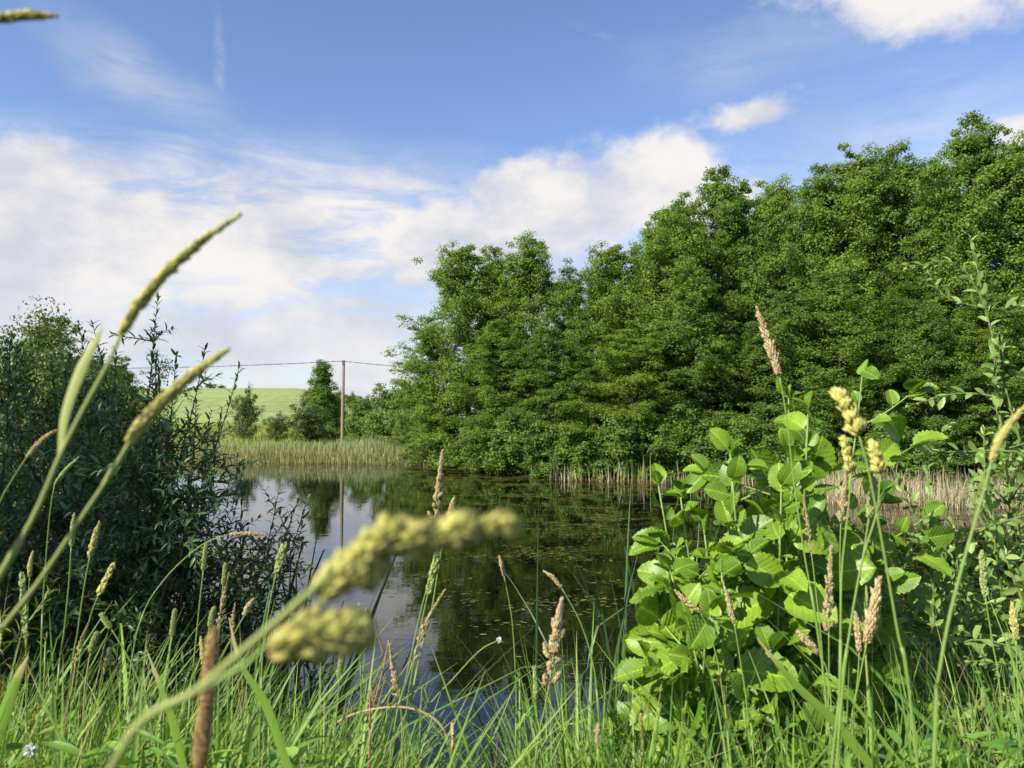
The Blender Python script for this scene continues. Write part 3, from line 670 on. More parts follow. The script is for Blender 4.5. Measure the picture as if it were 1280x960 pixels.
# --- dark willow on the left: shrubs out of upright shoots
def willow(label, base, tips, nside, L0, spacing, mat, dens=1.0, tw=M_TWIG, templ=LANCE, asp=.27, tilt=0.0):
    bx, by = base; z = gh(bx, by); o = thing('willow_shrub', label, 'shrub', (bx, by, z)); sb = Buf(); lb = Buf()
    for tp in tips:
        b0 = np.array([bx+R.normal()*.18, by+R.normal()*.18, z-.05])
        P = shoot_pts(b0, tp, 16, R.uniform(.0, .24), .06); ln = np.linalg.norm(P[-1]-P[0])
        sb.add(*tube(P, np.linspace(.016, .002, 16), 6), rnd=0)
        leaf_up_shoot(lb, P, spacing*.75, L0, asp, templ, .4, taper=.35, ang=1.05, tilt=tilt, jit=.45)
        for k in range(int(nside*ln)):
            u = R.uniform(.12, .95); c = P[int(u*15)]
            a = R.random()*6.28; l2 = R.uniform(.22, .75)*(1.15-u*.7)
            d = np.array([math.cos(a)*.85, math.sin(a)*.85, R.uniform(-.15, .9)]); d = d/np.linalg.norm(d)
            Q = shoot_pts(c, c+d*l2, 8, .12, .14); sb.add(*tube(Q, np.linspace(.005, .0013, 8), 4), rnd=0)
            leaf_up_shoot(lb, Q, spacing, L0*.95, asp, templ, .12, tilt=tilt)
    lk = lb.mesh('foliage', mat, (bx, by, z)); link('foliage', lk, o); link('stems', sb.mesh('stems', tw, (bx, by, z)), o)
    return o
def tipset(lst, Y0, dy=.5): return [P3(px, py, Y0+R.uniform(-dy, dy)) for px, py in lst]
t1 = tipset([(8, 470), (30, 455), (55, 470), (85, 475), (105, 455), (130, 413), (150, 470), (168, 480), (0, 540), (40, 530), (80, 540), (120, 530), (160, 540), (-40, 480), (-60, 540), (-20, 600),
             (20, 620), (60, 620), (100, 620), (140, 620), (20, 690), (70, 700), (120, 700), (10, 760), (60, 770), (-40, 700)], 5.2, .6)
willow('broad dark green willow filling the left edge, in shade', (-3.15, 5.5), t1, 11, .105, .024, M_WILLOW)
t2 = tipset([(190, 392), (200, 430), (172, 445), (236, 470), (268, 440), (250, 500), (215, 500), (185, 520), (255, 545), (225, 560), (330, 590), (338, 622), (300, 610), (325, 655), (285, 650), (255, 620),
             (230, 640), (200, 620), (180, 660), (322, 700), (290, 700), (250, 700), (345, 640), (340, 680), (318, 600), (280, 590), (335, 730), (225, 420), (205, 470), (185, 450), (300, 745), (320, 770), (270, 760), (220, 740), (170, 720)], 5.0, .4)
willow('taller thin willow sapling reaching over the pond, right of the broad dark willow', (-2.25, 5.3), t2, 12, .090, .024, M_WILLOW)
# --- goat willow at the right edge
t3 = tipset([(1282, 375), (1262, 470), (1240, 560), (1290, 520), (1212, 640), (1250, 640), (1190, 620), (1150, 680), (1225, 700), (1275, 700), (1300, 620), (1175, 720), (1140, 760), (1215, 770), (1260, 770), (1190, 800), (1150, 690), (1290, 780), (1240, 830), (1140, 650), (1200, 690)], 2.7, .35)
willow('goat willow with grey green oval leaves filling the lower right edge', (1.75, 2.8), t3, 11.0, .062, .022, M_GOAT, tw=M_GTWIG, templ=OVAL, asp=.42, tilt=.4)
# --- young alder with big leaves
def young_alder():
    bx, by = .80, 2.42; z = gh(bx, by); o = thing('alder_shrub', 'bushy young alder with big bright green pleated leaves, right of centre', 'shrub', (bx, by, z))
    sb = Buf(); lb = Buf(); BL = [big_leaf(s_) for s_ in (1, 2, 3, 4)]
    tips = [(1058, 440, 2.25), (905, 505, 2.2), (985, 478, 2.35), (1000, 520, 2.1), (872, 590, 2.15), (852, 615, 2.2), (950, 545, 2.2), (925, 580, 2.0), (970, 600, 1.95), (1035, 540, 2.3), (1085, 590, 2.5), (1100, 560, 2.7),
            (830, 680, 2.1), (870, 660, 1.95), (1100, 650, 2.5), (835, 690, 2.25), (900, 700, 1.85), (828, 770, 2.1), (850, 750, 1.9), (1095, 720, 2.5), (1105, 790, 2.5), (790, 800, 2.2), (800, 850, 2.1),
            (950, 700, 1.85), (1000, 660, 2.0), (830, 840, 1.9), (900, 800, 1.8), (980, 780, 1.85), (1040, 700, 2.2), (1050, 790, 2.2), (930, 860, 1.75), (1010, 850, 1.9), (870, 900, 1.75), (790, 900, 2.0), (1130, 850, 2.5), (900, 640, 2.1), (1060, 620, 2.4)]
    for (px, py, Y) in tips:
        tp = P3(px, py + 16, Y); b0 = np.array([bx+R.normal()*.06, by+R.normal()*.06, z-.05])
        P = shoot_pts(b0, tp, 16, .16, .03); sb.add(*tube(P, np.linspace(.009, .0022, 16), 6), rnd=.4)
        k = R.integers(0, 4)
        leaf_up_shoot(lb, P, .040, .116, .80, BL[k], .30, ang=1.05, tilt=.4, upw=.8, taper=.55, curl=.22, luv=True, jit=.4, petiole=.2, stembuf=sb)
        for w_ in range(7):
            u = R.uniform(.35, .98); c = P[int(u*15)]; a = R.random()*6.28; l2 = R.uniform(.10, .24)
            d = np.array([math.cos(a), math.sin(a), R.uniform(.2, .9)]); d /= np.linalg.norm(d)
            Q = shoot_pts(c, c+d*l2, 7, .05, .05); sb.add(*tube(Q, np.linspace(.004, .0018, 7), 5), rnd=.6)
            leaf_up_shoot(lb, Q, .040, .106, .82, BL[(k+w_+1) % 4], .2, ang=1.0, tilt=.4, upw=.8, taper=.4, curl=.22, luv=True, jit=.4, petiole=.2, stembuf=sb)
    link('foliage', lb.mesh('foliage', M_BIG, (bx, by, z)), o); link('stems', sb.mesh('stems', M_STEM, (bx, by, z)), o)
young_alder()

# ------------------------------------------------------------------ meadow grass on the near bank
prof = np.array([(-200, 850), (0, 880), (60, 885), (120, 892), (200, 892), (270, 890), (330, 895), (400, 905), (470, 925), (540, 960), (590, 990), (640, 990), (680, 940), (720, 870), (760, 890), (820, 925), (900, 932), (1000, 922), (1080, 898), (1150, 895), (1220, 888), (1280, 878), (1480, 840)], float)
def grass_field(n, ylo, yhi, spread, wlo, whi, mat, name, label, segs=7, tall=0.0, hmax=1.25):
    b = Buf(); y = ylo + (yhi-ylo)*R.random(n)**.9; px = R.uniform(-140, 1420, n); x = (px-640)/FPX*y
    tus = vnoise(x*2.2+3, y*2.2, 3)
    py = np.interp(px, prof[:, 0], prof[:, 1]) + (.47-tus)*70 + np.abs(R.normal(size=n))*spread - tall*R.random(n)**3*np.interp(px, [380, 460, 640, 700], [1, .25, .15, 1])
    zt = EYE - (py-HOR)/FPX*y; z0 = gz(x, y); H = zt - z0; H = np.where((px > 430) & (px < 660) & (R.random(n) < .82), 0, H)
    ok = (H > .12) & (z0 > -.25) & (y > .8)
    x, y, z0, H, tus = x[ok], y[ok], z0[ok], np.minimum(H[ok], hmax), tus[ok]; n = len(x)
    lean = np.abs(R.normal(size=n))*.20; droop = R.gamma(2.0, .22, n)
    az = R.normal(size=n)*1.3 + .3; az = np.where(R.random(n) < .45, az, R.random(n)*6.28)
    Ls = H/np.clip(1-.18*droop-.1*lean, .55, 1)
    blades(b, np.stack([x, y, z0-.02], -1), Ls, R.uniform(wlo, whi, n), az, lean, np.minimum(droop, 2.0), segs, 3, rnd=np.clip(tus+R.normal(size=n)*.3, 0, 1), kink=1.2)
    o = link(name, b.mesh(name, mat)); mark(o, 'stuff', label, 'grass')
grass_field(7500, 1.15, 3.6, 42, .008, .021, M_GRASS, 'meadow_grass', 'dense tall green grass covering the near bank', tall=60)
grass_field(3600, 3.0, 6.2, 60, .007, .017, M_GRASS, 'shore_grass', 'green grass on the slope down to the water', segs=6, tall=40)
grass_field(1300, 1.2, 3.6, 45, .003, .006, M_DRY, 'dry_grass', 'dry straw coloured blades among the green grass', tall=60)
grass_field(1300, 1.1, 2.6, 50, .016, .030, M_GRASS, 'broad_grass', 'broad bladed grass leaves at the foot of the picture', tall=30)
# small undergrowth of broad leaves between the grass
b = Buf(); n = 6500; y = R.uniform(1.2, 3.6, n); px = R.uniform(-100, 1380, n); x = (px-640)/FPX*y
py = np.interp(px, prof[:, 0], prof[:, 1]) + 25 + R.random(n)*170; zt = EYE-(py-HOR)/FPX*y; ok = (zt > gz(x, y)+.05) & (vnoise(x*2.5+8, y*2.5) > .46); x, y, zt = x[ok], y[ok], zt[ok]; n = len(x)
N = np.array([0, -.2, 1.0])+R.normal(size=(n, 3))*.4; an = R.random(n)*6.28; D = np.stack([np.cos(an), np.sin(an), R.uniform(-.2, .7, n)], -1)
leaves(b, np.stack([x, y, zt], -1), D, N, R.uniform(.03, .085, n), R.uniform(.008, .018, n), *LANCE, curl=R.uniform(0, .4, n))
o = link('undergrowth', b.mesh('undergrowth', M_HERB)); mark(o, 'stuff', 'low leafy undergrowth mixed into the near grass', 'undergrowth')

# cattail clumps in the water
def cattails(label, px, Y, n, hl, hh, spread, mat, lean=.25, w=(.012, .024)):
    x = (px-640)/FPX*Y; z = max(gh(x, Y), -.4); o = thing('cattail_clump', label, 'cattails', (x, Y, z), 'cattail clumps at the near shore')
    b = Buf(); P = np.stack([R.normal(size=n)*spread, R.normal(size=n)*spread*.6, np.zeros(n)-.02], -1)
    blades(b, P, R.uniform(hl, hh, n), R.uniform(w[0], w[1], n), R.normal(size=n)*.9+R.choice([0, PI], n, p=[.65, .35]), np.abs(R.normal(size=n))*lean, R.gamma(2, .18, n), 9, 3, kink=1.6)
    link('blades', b.mesh('blades', mat), o)
cattails('dark clump of broad cattail blades beside the willow at the water edge', 352, 5.6, 26, 1.9, 2.75, .16, M_CAT, .14, (.034, .060))
cattails('dark cattail blades leaning right behind the blurred grass head', 405, 5.4, 16, 1.5, 2.3, .20, M_CAT, .3, (.030, .055))
cattails('grey green cattail clump left of the young alder', 775, 5.2, 46, 1.7, 2.7, .28, M_CAT, .12, (.02, .036))
cattails('low cattail clump left of the brown feathery seed head', 700, 5.8, 26, 1.1, 1.9, .35, M_CAT, .3, (.018, .032))
cattails('bright young grass tussock below the feathery brown seed head', 740, 2.3, 60, .7, 1.12, .10, M_GRASS, .14, (.006, .012))

# dead stems lying in the water
b = Buf()
for q in range(170):
    c = np.array([R.uniform(-.4, 1.6), R.uniform(5.2, 6.8), R.uniform(.0, .22)]); a = R.normal()*.7; l = R.uniform(.2, .8); d = np.array([math.cos(a), math.sin(a), R.uniform(-.15, .3)])
    b.add(*tube(shoot_pts(c-d*l/2, c+d*l/2, 6, .08, .08), np.linspace(.005, .002, 6), 4), rnd=R.random())
o = link('dead_stems', b.mesh('dead_stems', leaf_mat('dead_stem', (.05, .04, .028), (.18, .14, .09), 0))); mark(o, 'stuff', 'tangle of dead stems lying in the shallow water', 'dead stems')

# ------------------------------------------------------------------ grass stalks with seed heads: every one its own thing
SPIK = ([(0, 0, 0), (.5, .3, .0), (0, .3, .35), (-.5, .3, 0), (0, .3, -.35), (0, 1, 0)], [[(0, 1, 2), (0, 2, 3), (0, 3, 4), (0, 4, 1), (1, 5, 2), (2, 5, 3), (3, 5, 4), (4, 5, 1)]])
def head_spikelets(buf, P, hw, n, L, ang, wid=.28, prof=None, two_row=False, jit=.15):
    """spikelets along curve P (base -> tip); hw half width, L spikelet length"""
    m_ = len(P); s = np.sort(R.random(n)); s = (np.arange(n)+R.random(n)*.6)/n
    pos = np.stack([np.interp(s, np.linspace(0, 1, m_), P[:, k]) for k in range(3)], -1)
    T = unit(np.gradient(P, axis=0)); tt = unit(np.stack([np.interp(s, np.linspace(0, 1, m_), T[:, k]) for k in range(3)], -1))
    A = unit(np.cross(tt, np.array([.1, .97, .2]))); B = np.cross(tt, A)
    ph = (np.arange(n) % 2)*PI + R.normal(size=n)*.3 if two_row else np.arange(n)*2.4
    rad = np.cos(ph)[:, None]*A + np.sin(ph)[:, None]*B
    pf = np.ones(n) if prof is None else prof(s)
    a = ang*np.clip(1-.55*s**3, .2, 1)[:, None] + R.normal(size=(n, 1))*jit
    D = tt*np.cos(a) + rad*np.sin(a)
    pos = pos + rad*(hw*pf*.45)[:, None]
    Ls = L*(.35+.65*pf)*R.uniform(.8, 1.2, n)
    leaves(buf, pos, D, rad + R.normal(size=(n, 3))*.2, Ls, Ls*wid, *SPIK)
def p_spindle(s): return np.clip(np.sin(PI*np.clip(.12+.86*s, 0, 1))**.6*(1-.35*s), .15, 1)
def p_cyl(s): return np.clip(np.minimum(1, np.minimum(s*9+.4, (1-s)*7+.25)), .2, 1)
def stalk(kind, Y, head, stem, hw, label, mat=None, smat=None, Yb=None, group='grass stalks with seed heads', blade=None, srad=None, name='grass_stalk', extra=None):
    """head: pixels tip..base, stem: pixels from the head's base downwards"""
    hp = np.array([P3(px, py, Y) for px, py in head])[::-1]
    sp_ = [hp[0]] + [P3(px, py, Y) for px, py in stem]
    e = sp_[-1]; d = sp_[-1]-sp_[-2]
    g0 = gh(e[0], e[1]); drop = e[2]-g0
    k = drop/max(.05, -d[2]); sh = np.clip(d[0]*k*.45, -.22, .22)
    bx, by = e[0]+sh, e[1]+(.05 if Y > .8 else .02); bz = gh(bx, by)
    if drop > .05: sp_ += [np.array([e[0]+sh*.6, e[1]+.02, e[2]-drop*.45]), np.array([bx, by, bz-.02])]
    S = spline(np.array(sp_)[::-1], 26)
    org = np.array([bx, by, bz]); px1 = Y/FPX
    o = thing(name, label, 'grass stalk' if name == 'grass_stalk' else name.replace('_', ' '), tuple(org), group)
    sr = srad*px1 if srad else max(.0010, min(.0015, hw*px1*.28))
    b = Buf(); b.add(*tube(S, np.linspace(sr*1.25, sr*.75, 26), 6), rnd=.5)
    nd = b.add(*tube(S[9:12], sr*1.6, 6), rnd=.1)
    link('stem', b.mesh('stem', smat or M_STEM, org), o)
    hw *= {'feather': .52, 'wheat': .7, 'timothy': .72, 'spike': .72, 'bunch': .85}[kind] if Y > .6 else 1.0
    H = spline(hp, 22); hl = np.linalg.norm(np.diff(H, axis=0), axis=1).sum(); w = hw*px1; b = Buf()
    b.add(*tube(H, np.linspace(sr*.8, sr*.3, 22), 5), rnd=.3)
    if kind == 'timothy':
        b.add(*tube(H, w*.72*p_cyl(np.linspace(0, 1, 22)), 8), rnd=.3)
        head_spikelets(b, H, w*1.2, int(np.clip(hl/w*26, 120, 900)), w*.85, .85, .5, p_cyl)
    elif kind == 'spike':
        b.add(*tube(H, w*.55*p_spindle(np.linspace(0, 1, 22)), 8), rnd=.3)
        head_spikelets(b, H, w*1.1, int(np.clip(hl/w*9, 90, 600)), w*2.4, .38, .36, p_spindle)
    elif kind == 'wheat':
        head_spikelets(b, H, w*.7, int(np.clip(hl/w*1.6, 14, 60)), w*3.0, .38, .36, p_cyl, True, .06)
        head_spikelets(b, H, w*.4, int(np.clip(hl/w*1.6, 14, 60)), w*2.2, .22, .4, p_cyl)
    elif kind == 'feather':
        head_spikelets(b, H[6:], w*.7, 170, w*1.5, .40, .26, lambda s: np.clip(1-.7*s, .2, 1))
        nb = 13
        T = unit(np.gradient(H, axis=0))
        for i_ in range(nb):
            u = .0+.62*i_/nb; c = H[int(u*21)]; tt = T[int(u*21)]
            A = unit(np.cross(tt, np.array([.1, .97, .2]))); ph = i_*2.4+R.random()*.5
            rad = math.cos(ph)*A + math.sin(ph)*np.cross(tt, A)
            l = w*R.uniform(1.8, 3.6)*(1.1-u*.8); a = R.uniform(.35, .75)
            Q = shoot_pts(c, c+(tt*math.cos(a)+rad*math.sin(a))*l, 8, .1, .05)
            b.add(*tube(Q, np.linspace(sr*.5, sr*.2, 8), 4), rnd=.3)
            head_spikelets(b, Q[1:], w*.25, 42, w*1.1, .42, .28, p_spindle)
    elif kind == 'bunch':
        T = unit(np.gradient(H, axis=0))
        for i_ in range(11):
            u = i_/11; c = H[int(u*21)]; tt = T[int(u*21)]; A = unit(np.cross(tt, np.array([.1, .97, .2])))
            ph = i_*2.4; rad = math.cos(ph)*A + math.sin(ph)*np.cross(tt, A)
            Q = shoot_pts(c, c+tt*w*1.2+rad*w*.55*(1.1-u*.8), 7, .05, .02)
            head_spikelets(b, Q, w*.25, 60, w*1.5, .30, .13, p_spindle, jit=.2)
        head_spikelets(b, H, w*.5, 60, w*1.1, .45, .3, p_spindle)
    link('seed_head', b.mesh('seed_head', mat or M_HGREEN, org), o)
    if blade:
        for bl in (blade if isinstance(blade[0], list) else [blade]):
            pts = [p_[:2] for p_ in bl]; ws = np.array([p_[2] for p_ in bl])
            Q = spline([P3(a_, b_, Y) for a_, b_ in pts], 20); wv = np.interp(np.linspace(0, 1, 20), np.linspace(0, 1, len(ws)), ws)*px1*.5
            T = unit(np.gradient(Q, axis=0)); S_ = unit(np.cross(T, np.array([.15, 1, .1]))); N_ = np.cross(S_, T)
            V = np.stack([Q-S_*wv[:, None]+N_*wv[:, None]*.3, Q-N_*wv[:, None]*.15, Q+S_*wv[:, None]+N_*wv[:, None]*.3], 1).reshape(-1, 3)
            F = [(a_*3+c_, a_*3+c_+1, a_*3+c_+4, a_*3+c_+3) for a_ in range(19) for c_ in range(2)]
            b = Buf(); b.add(V, [F], rnd=.8, hgt=.5); link('leaf', b.mesh('leaf', M_STEMP, org), o)
    return o
sp_big = [
 ('spike', .50, [(299, 269), (250, 303), (205, 343), (172, 383), (150, 420)], [(135, 455), (105, 510), (74, 572), (45, 640), (0, 722), (-50, 830)], 5.4, 'longest arching stalk with narrow yellow head, highest on the left against the sky', M_HYEL, [(74, 575, 6), (80, 520, 12), (100, 462, 15), (120, 425, 8), (128, 405, 1)]),
 ('spike', .52, [(285, 437), (245, 465), (208, 497), (180, 527), (160, 555)], [(140, 590), (100, 650), (50, 725), (0, 790), (-50, 870)], 6.0, 'thick yellow head on a long leaning stem, over the tall willow sapling', M_HYEL, [(125, 612, 4), (140, 588, 9), (155, 565, 6), (168, 545, 1)]),
 ('spike', .45, [(70, 20), (30, 19), (-12, 24)], [(-70, 38), (-130, 110), (-170, 300), (-180, 700)], 5.0, 'grass head pointing in from the top left corner against blue sky', M_HYEL, None),
 ('timothy', .46, [(268, 784), (262, 850), (255, 910), (249, 965)], [(246, 1010), (243, 1080)], 8.8, 'thick brown dried head standing upright close by, bottom left', M_HBROWN, None),
 ('spike', 1.0, [(70, 538), (52, 551), (33, 572)], [(15, 600), (0, 628), (-20, 690)], 3.4, 'small pale curved head over the willow near the left edge', M_HTAN, None),
 ('spike', .72, [(1284, 505), (1262, 530), (1248, 553), (1239, 577)], [(1228, 620), (1205, 700), (1185, 780), (1172, 860), (1168, 940)], 5.4, 'thick creamy head on a leaning stem at the right edge above the goat willow', M_HYEL, None),
 ('spike', 1.45, [(946, 385), (958, 420), (968, 450), (974, 470)], [(983, 520), (992, 600), (1005, 690), (1030, 850)], 6.0, 'tan narrow head rising highest over the young alder against the dark trees', M_HTAN, None),
 ('bunch', .95, [(1052, 498), (1062, 515), (1074, 545)], [(1086, 590), (1103, 680), (1122, 790), (1140, 895)], 12, 'fluffy yellow cocksfoot head just right of the highest young alder leaf', M_HDACT, None),
 ('bunch', 1.05, [(1092, 560), (1096, 575), (1100, 592)], [(1096, 640), (1078, 700), (1062, 790), (1050, 900)], 8.5, 'smaller fluffy green cocksfoot head in front of the dry reeds', M_HDACT, None),
 ('bunch', 1.1, [(1056, 552), (1060, 570), (1064, 590)], [(1060, 640), (1052, 720), (1050, 850)], 7, 'pale yellow cocksfoot head directly below the fluffiest one', M_HDACT, None),
 ('spike', 1.15, [(1096, 585), (1092, 620), (1086, 648)], [(1078, 700), (1062, 790), (1046, 900)], 6.5, 'green cylindrical head hanging left under the smaller cocksfoot head', M_HGREEN, None),
 ('feather', 1.6, [(1058, 588), (1055, 620), (1051, 655)], [(1050, 700), (1051, 800), (1052, 900)], 8, 'loose tan head between the young alder and the dry reeds', M_HTAN, None),
 ('feather', 1.7, [(1004, 620), (1009, 650), (1014, 690)], [(1020, 740), (1030, 850)], 4, 'thin tan head inside the right half of the young alder', M_HTAN, None),
 ('feather', 1.5, [(1039, 684), (1037, 730), (1036, 790)], [(1036, 850), (1034, 930)], 9, 'broad buff feathery head in front of the dark side of the young alder', M_HTAN, None),
 ('spike', 1.5, [(1099, 724), (1092, 765), (1083, 805)], [(1074, 850), (1060, 930)], 8, 'plump buff head right of the broad feathery one', M_HTAN, None),
 ('spike', 1.5, [(1069, 765), (1072, 790), (1074, 815)], [(1072, 850), (1064, 930)], 4, 'small buff side head beside the plump buff head', M_HTAN, None),
 ('spike', 1.6, [(1083, 733), (1083, 752), (1083, 772)], [(1083, 820), (1084, 900)], 2.6, 'very thin green head behind the plump buff head', M_HGREEN, None),
 ('spike', 1.5, [(998, 790), (1010, 803), (1024, 818)], [(1034, 840), (1040, 900)], 5, 'buff head leaning left out of the young alder, low down', M_HTAN, None),
 ('spike', 1.6, [(906, 735), (912, 755), (918, 780)], [(926, 830), (936, 910)], 3.6, 'short tan head in the middle of the young alder leaves', M_HTAN, None),
 ('spike', 1.7, [(844, 738), (858, 752), (876, 766)], [(890, 800), (905, 880)], 3.4, 'tan head pointing up left in the left half of the young alder', M_HTAN, None),
 ('wheat', 1.6, [(1227, 690), (1229, 720), (1232, 748)], [(1240, 800), (1252, 885)], 4, 'slender green spike standing in front of the goat willow', M_HGREEN, None),
 ('spike', 1.6, [(1265, 754), (1267, 775), (1270, 800)], [(1272, 860), (1274, 920)], 4.5, 'yellowish head low at the right edge before the goat willow', M_HYEL, None),
 ('timothy', 1.8, [(1229, 858), (1229, 872), (1229, 888)], [(1230, 920), (1231, 950)], 3.2, 'little timothy head just above the grass near the lower right corner', M_HGREEN, None),
 ('feather', 1.55, [(553, 564), (549, 605), (543, 650)], [(545, 690), (527, 760), (507, 850), (490, 930)], 8, 'tall pinkish tan head rising behind the blurred cocksfoot in the centre', M_HTAN, None),
 ('spike', 1.6, [(568, 622), (563, 640), (557, 662)], [(548, 710), (538, 770), (515, 870)], 4, 'short pink head just right of the tall tan one', M_HTAN, None),
 ('feather', 1.6, [(556, 737), (535, 775), (515, 830)], [(500, 880), (492, 930)], 6, 'reddish tan head slanting right below the blurred cocksfoot', M_HTAN, None),
 ('wheat', 1.6, [(547, 690), (540, 720), (534, 745)], [(525, 790), (508, 890)], 4, 'green spikelets directly under the blurred cocksfoot tip', M_HGREEN, None),
 ('feather', 1.5, [(487, 806), (492, 840), (500, 872)], [(502, 900), (503, 940)], 6, 'straw coloured head left of the slanting reddish one', M_HTAN, None),
 ('timothy', 1.7, [(460, 760), (460, 773), (460, 787)], [(456, 820), (450, 900)], 3.6, 'single green timothy head over the sky lit water', M_HGREEN, None),
 ('timothy', 1.5, [(430, 802), (427, 825), (424, 850)], [(422, 880), (418, 940)], 5.0, 'stout green timothy head right below the lower blurred cluster', M_HGREEN, None),
 ('spike', 1.7, [(624, 695), (627, 706), (630, 720)], [(640, 775), (645, 860), (645, 930)], 2.4, 'hair thin pale stalk standing alone before the dark reflection', M_HTAN, None),
 ('spike', 1.6, [(680, 714), (691, 722), (702, 735)], [(724, 775), (740, 825), (748, 890)], 2.8, 'thin pale stalk arching left over the dark water', M_HTAN, None),
 ('feather', 1.4, [(702, 750), (696, 790), (686, 860)], [(681, 885), (668, 960)], 13, 'big brown feathery head standing alone right of centre over dark water', M_HTAN, None),
 ('wheat', 1.6, [(668, 834), (669, 850), (669, 872)], [(672, 900), (676, 940)], 2.6, 'thin green spike tucked left of the big brown feathery head', M_HGREEN, None),
 ('timothy', 1.7, [(801, 892), (801, 900), (802, 908)], [(803, 930), (804, 950)], 3.0, 'tiny bright timothy head below the left foot of the young alder', M_HYEL, None),
 ('spike', 1.6, [(93, 643), (91, 665), (89, 684)], [(86, 730), (80, 790), (72, 860)], 3.6, 'first upright stalk from the left with a greenish head over the shaded willow', M_HGREEN, None),
 ('spike', 1.6, [(124, 653), (118, 675), (112, 697)], [(105, 735), (97, 790), (88, 860)], 3.8, 'yellow tipped stalk right of the first upright stalk over the willow', M_HYEL, None),
 ('wheat', 1.6, [(141, 706), (132, 725), (122, 746)], [(112, 775), (96, 850)], 3.6, 'spikelet head leaning right, third over the shaded willow', M_HYEL, None),
 ('spike', 1.6, [(98, 572), (82, 588), (68, 606)], [(62, 645), (56, 720), (52, 800)], 2.6, 'faint pale head between the two long leaning stems', M_HGREEN, None),
 ('spike', 1.6, [(41, 690), (38, 705), (37, 722)], [(35, 760), (33, 840)], 2.8, 'short yellowish head between the bases of the two long stems', M_HYEL, None),
 ('wheat', 1.5, [(27, 718), (30, 755), (32, 800)], [(33, 850), (34, 930)], 4.2, 'knobbly green spike nearest the left edge', M_HGREEN, None),
 ('feather', 1.5, [(111, 778), (102, 800), (94, 830)], [(90, 860), (80, 925)], 4, 'crooked rusty head low on the left above the grass', M_HTAN, None),
 ('timothy', 1.5, [(122, 790), (117, 803), (113, 816)], [(109, 840), (104, 900)], 5.0, 'plump green timothy head right beside the crooked rusty one', M_HGREEN, None),
 ('timothy', 1.5, [(126, 767), (132, 776), (139, 786)], [(155, 812), (172, 848), (190, 910)], 4.4, 'timothy head nodding left on a bent pale stem', M_HGREEN, None),
 ('spike', 1.6, [(139, 810), (135, 822), (130, 838)], [(124, 860), (117, 900)], 2.8, 'little tan head under the nodding timothy', M_HTAN, None),
 ('timothy', 1.6, [(219, 761), (217, 778), (215, 796)], [(210, 835), (205, 900)], 4.2, 'upright green timothy head alone at the foot of the thin sapling', M_HGREEN, None),
 ('timothy', 1.6, [(258, 679), (256, 695), (254, 714)], [(249, 760), (241, 840), (236, 900)], 3.6, 'tallest timothy head, before the lower branches of the thin sapling', M_HGREEN, None),
 ('spike', 1.6, [(333, 668), (310, 667), (287, 668)], [(262, 676), (238, 692), (205, 725), (178, 770), (160, 860)], 2.8, 'tan head bent flat to the right at the edge of the sapling', M_HTAN, None),
 ('timothy', 1.6, [(282, 704), (281, 718), (279, 732)], [(276, 760), (272, 830), (268, 900)], 3.8, 'green head just above the tan jagged head near the cattails', M_HGREEN, None),
 ('feather', 1.6, [(286, 716), (280, 745), (273, 780)], [(270, 830), (262, 900)], 4.6, 'jagged tan head behind the tip of the brown dried head', M_HTAN, None),
 ('timothy', 1.6, [(268, 759), (265, 770), (262, 784)], [(258, 810), (252, 880)], 4.4, 'short timothy head left of the brown dried tip', M_HGREEN, None),
 ('feather', 1.6, [(294, 754), (292, 768), (290, 788)], [(289, 820), (284, 900)], 3.6, 'small ochre head right of the brown dried tip', M_HTAN, None),
 ('spike', 1.6, [(317, 749), (311, 758), (305, 770)], [(294, 790), (272, 830), (250, 890)], 3.8, 'pale pink head leaning right toward the cattails', M_HTAN, None),
 ('wheat', 1.5, [(354, 684), (349, 702), (345, 718)], [(338, 750), (330, 800), (326, 880)], 4.6, 'green spike standing in front of the dark cattail clump', M_HGREEN, None),
 ('spike', 1.6, [(251, 797), (253, 812), (254, 832)], [(253, 860), (250, 920)], 3.2, 'straw coloured head touching the left side of the brown dried one', M_HYEL, None),
 ('spike', .9, [(748, 905), (747, 915), (746, 930)], [(747, 950), (749, 990)], 3.2, 'tan pointed tip rising from the bright tussock', M_HTAN, None),
]
for (k, Y, hd, st, hw, lab, mat, bl) in sp_big:
    stalk(k, Y, hd, st, hw, lab, mat, M_STEMT if mat is M_HBROWN or 'rusty' in lab else (M_STEMP if Y < .6 else M_STEM), blade=bl, srad=(3.0 if Y < .6 and mat is M_HYEL else (2.1 if Y < .8 else None)))
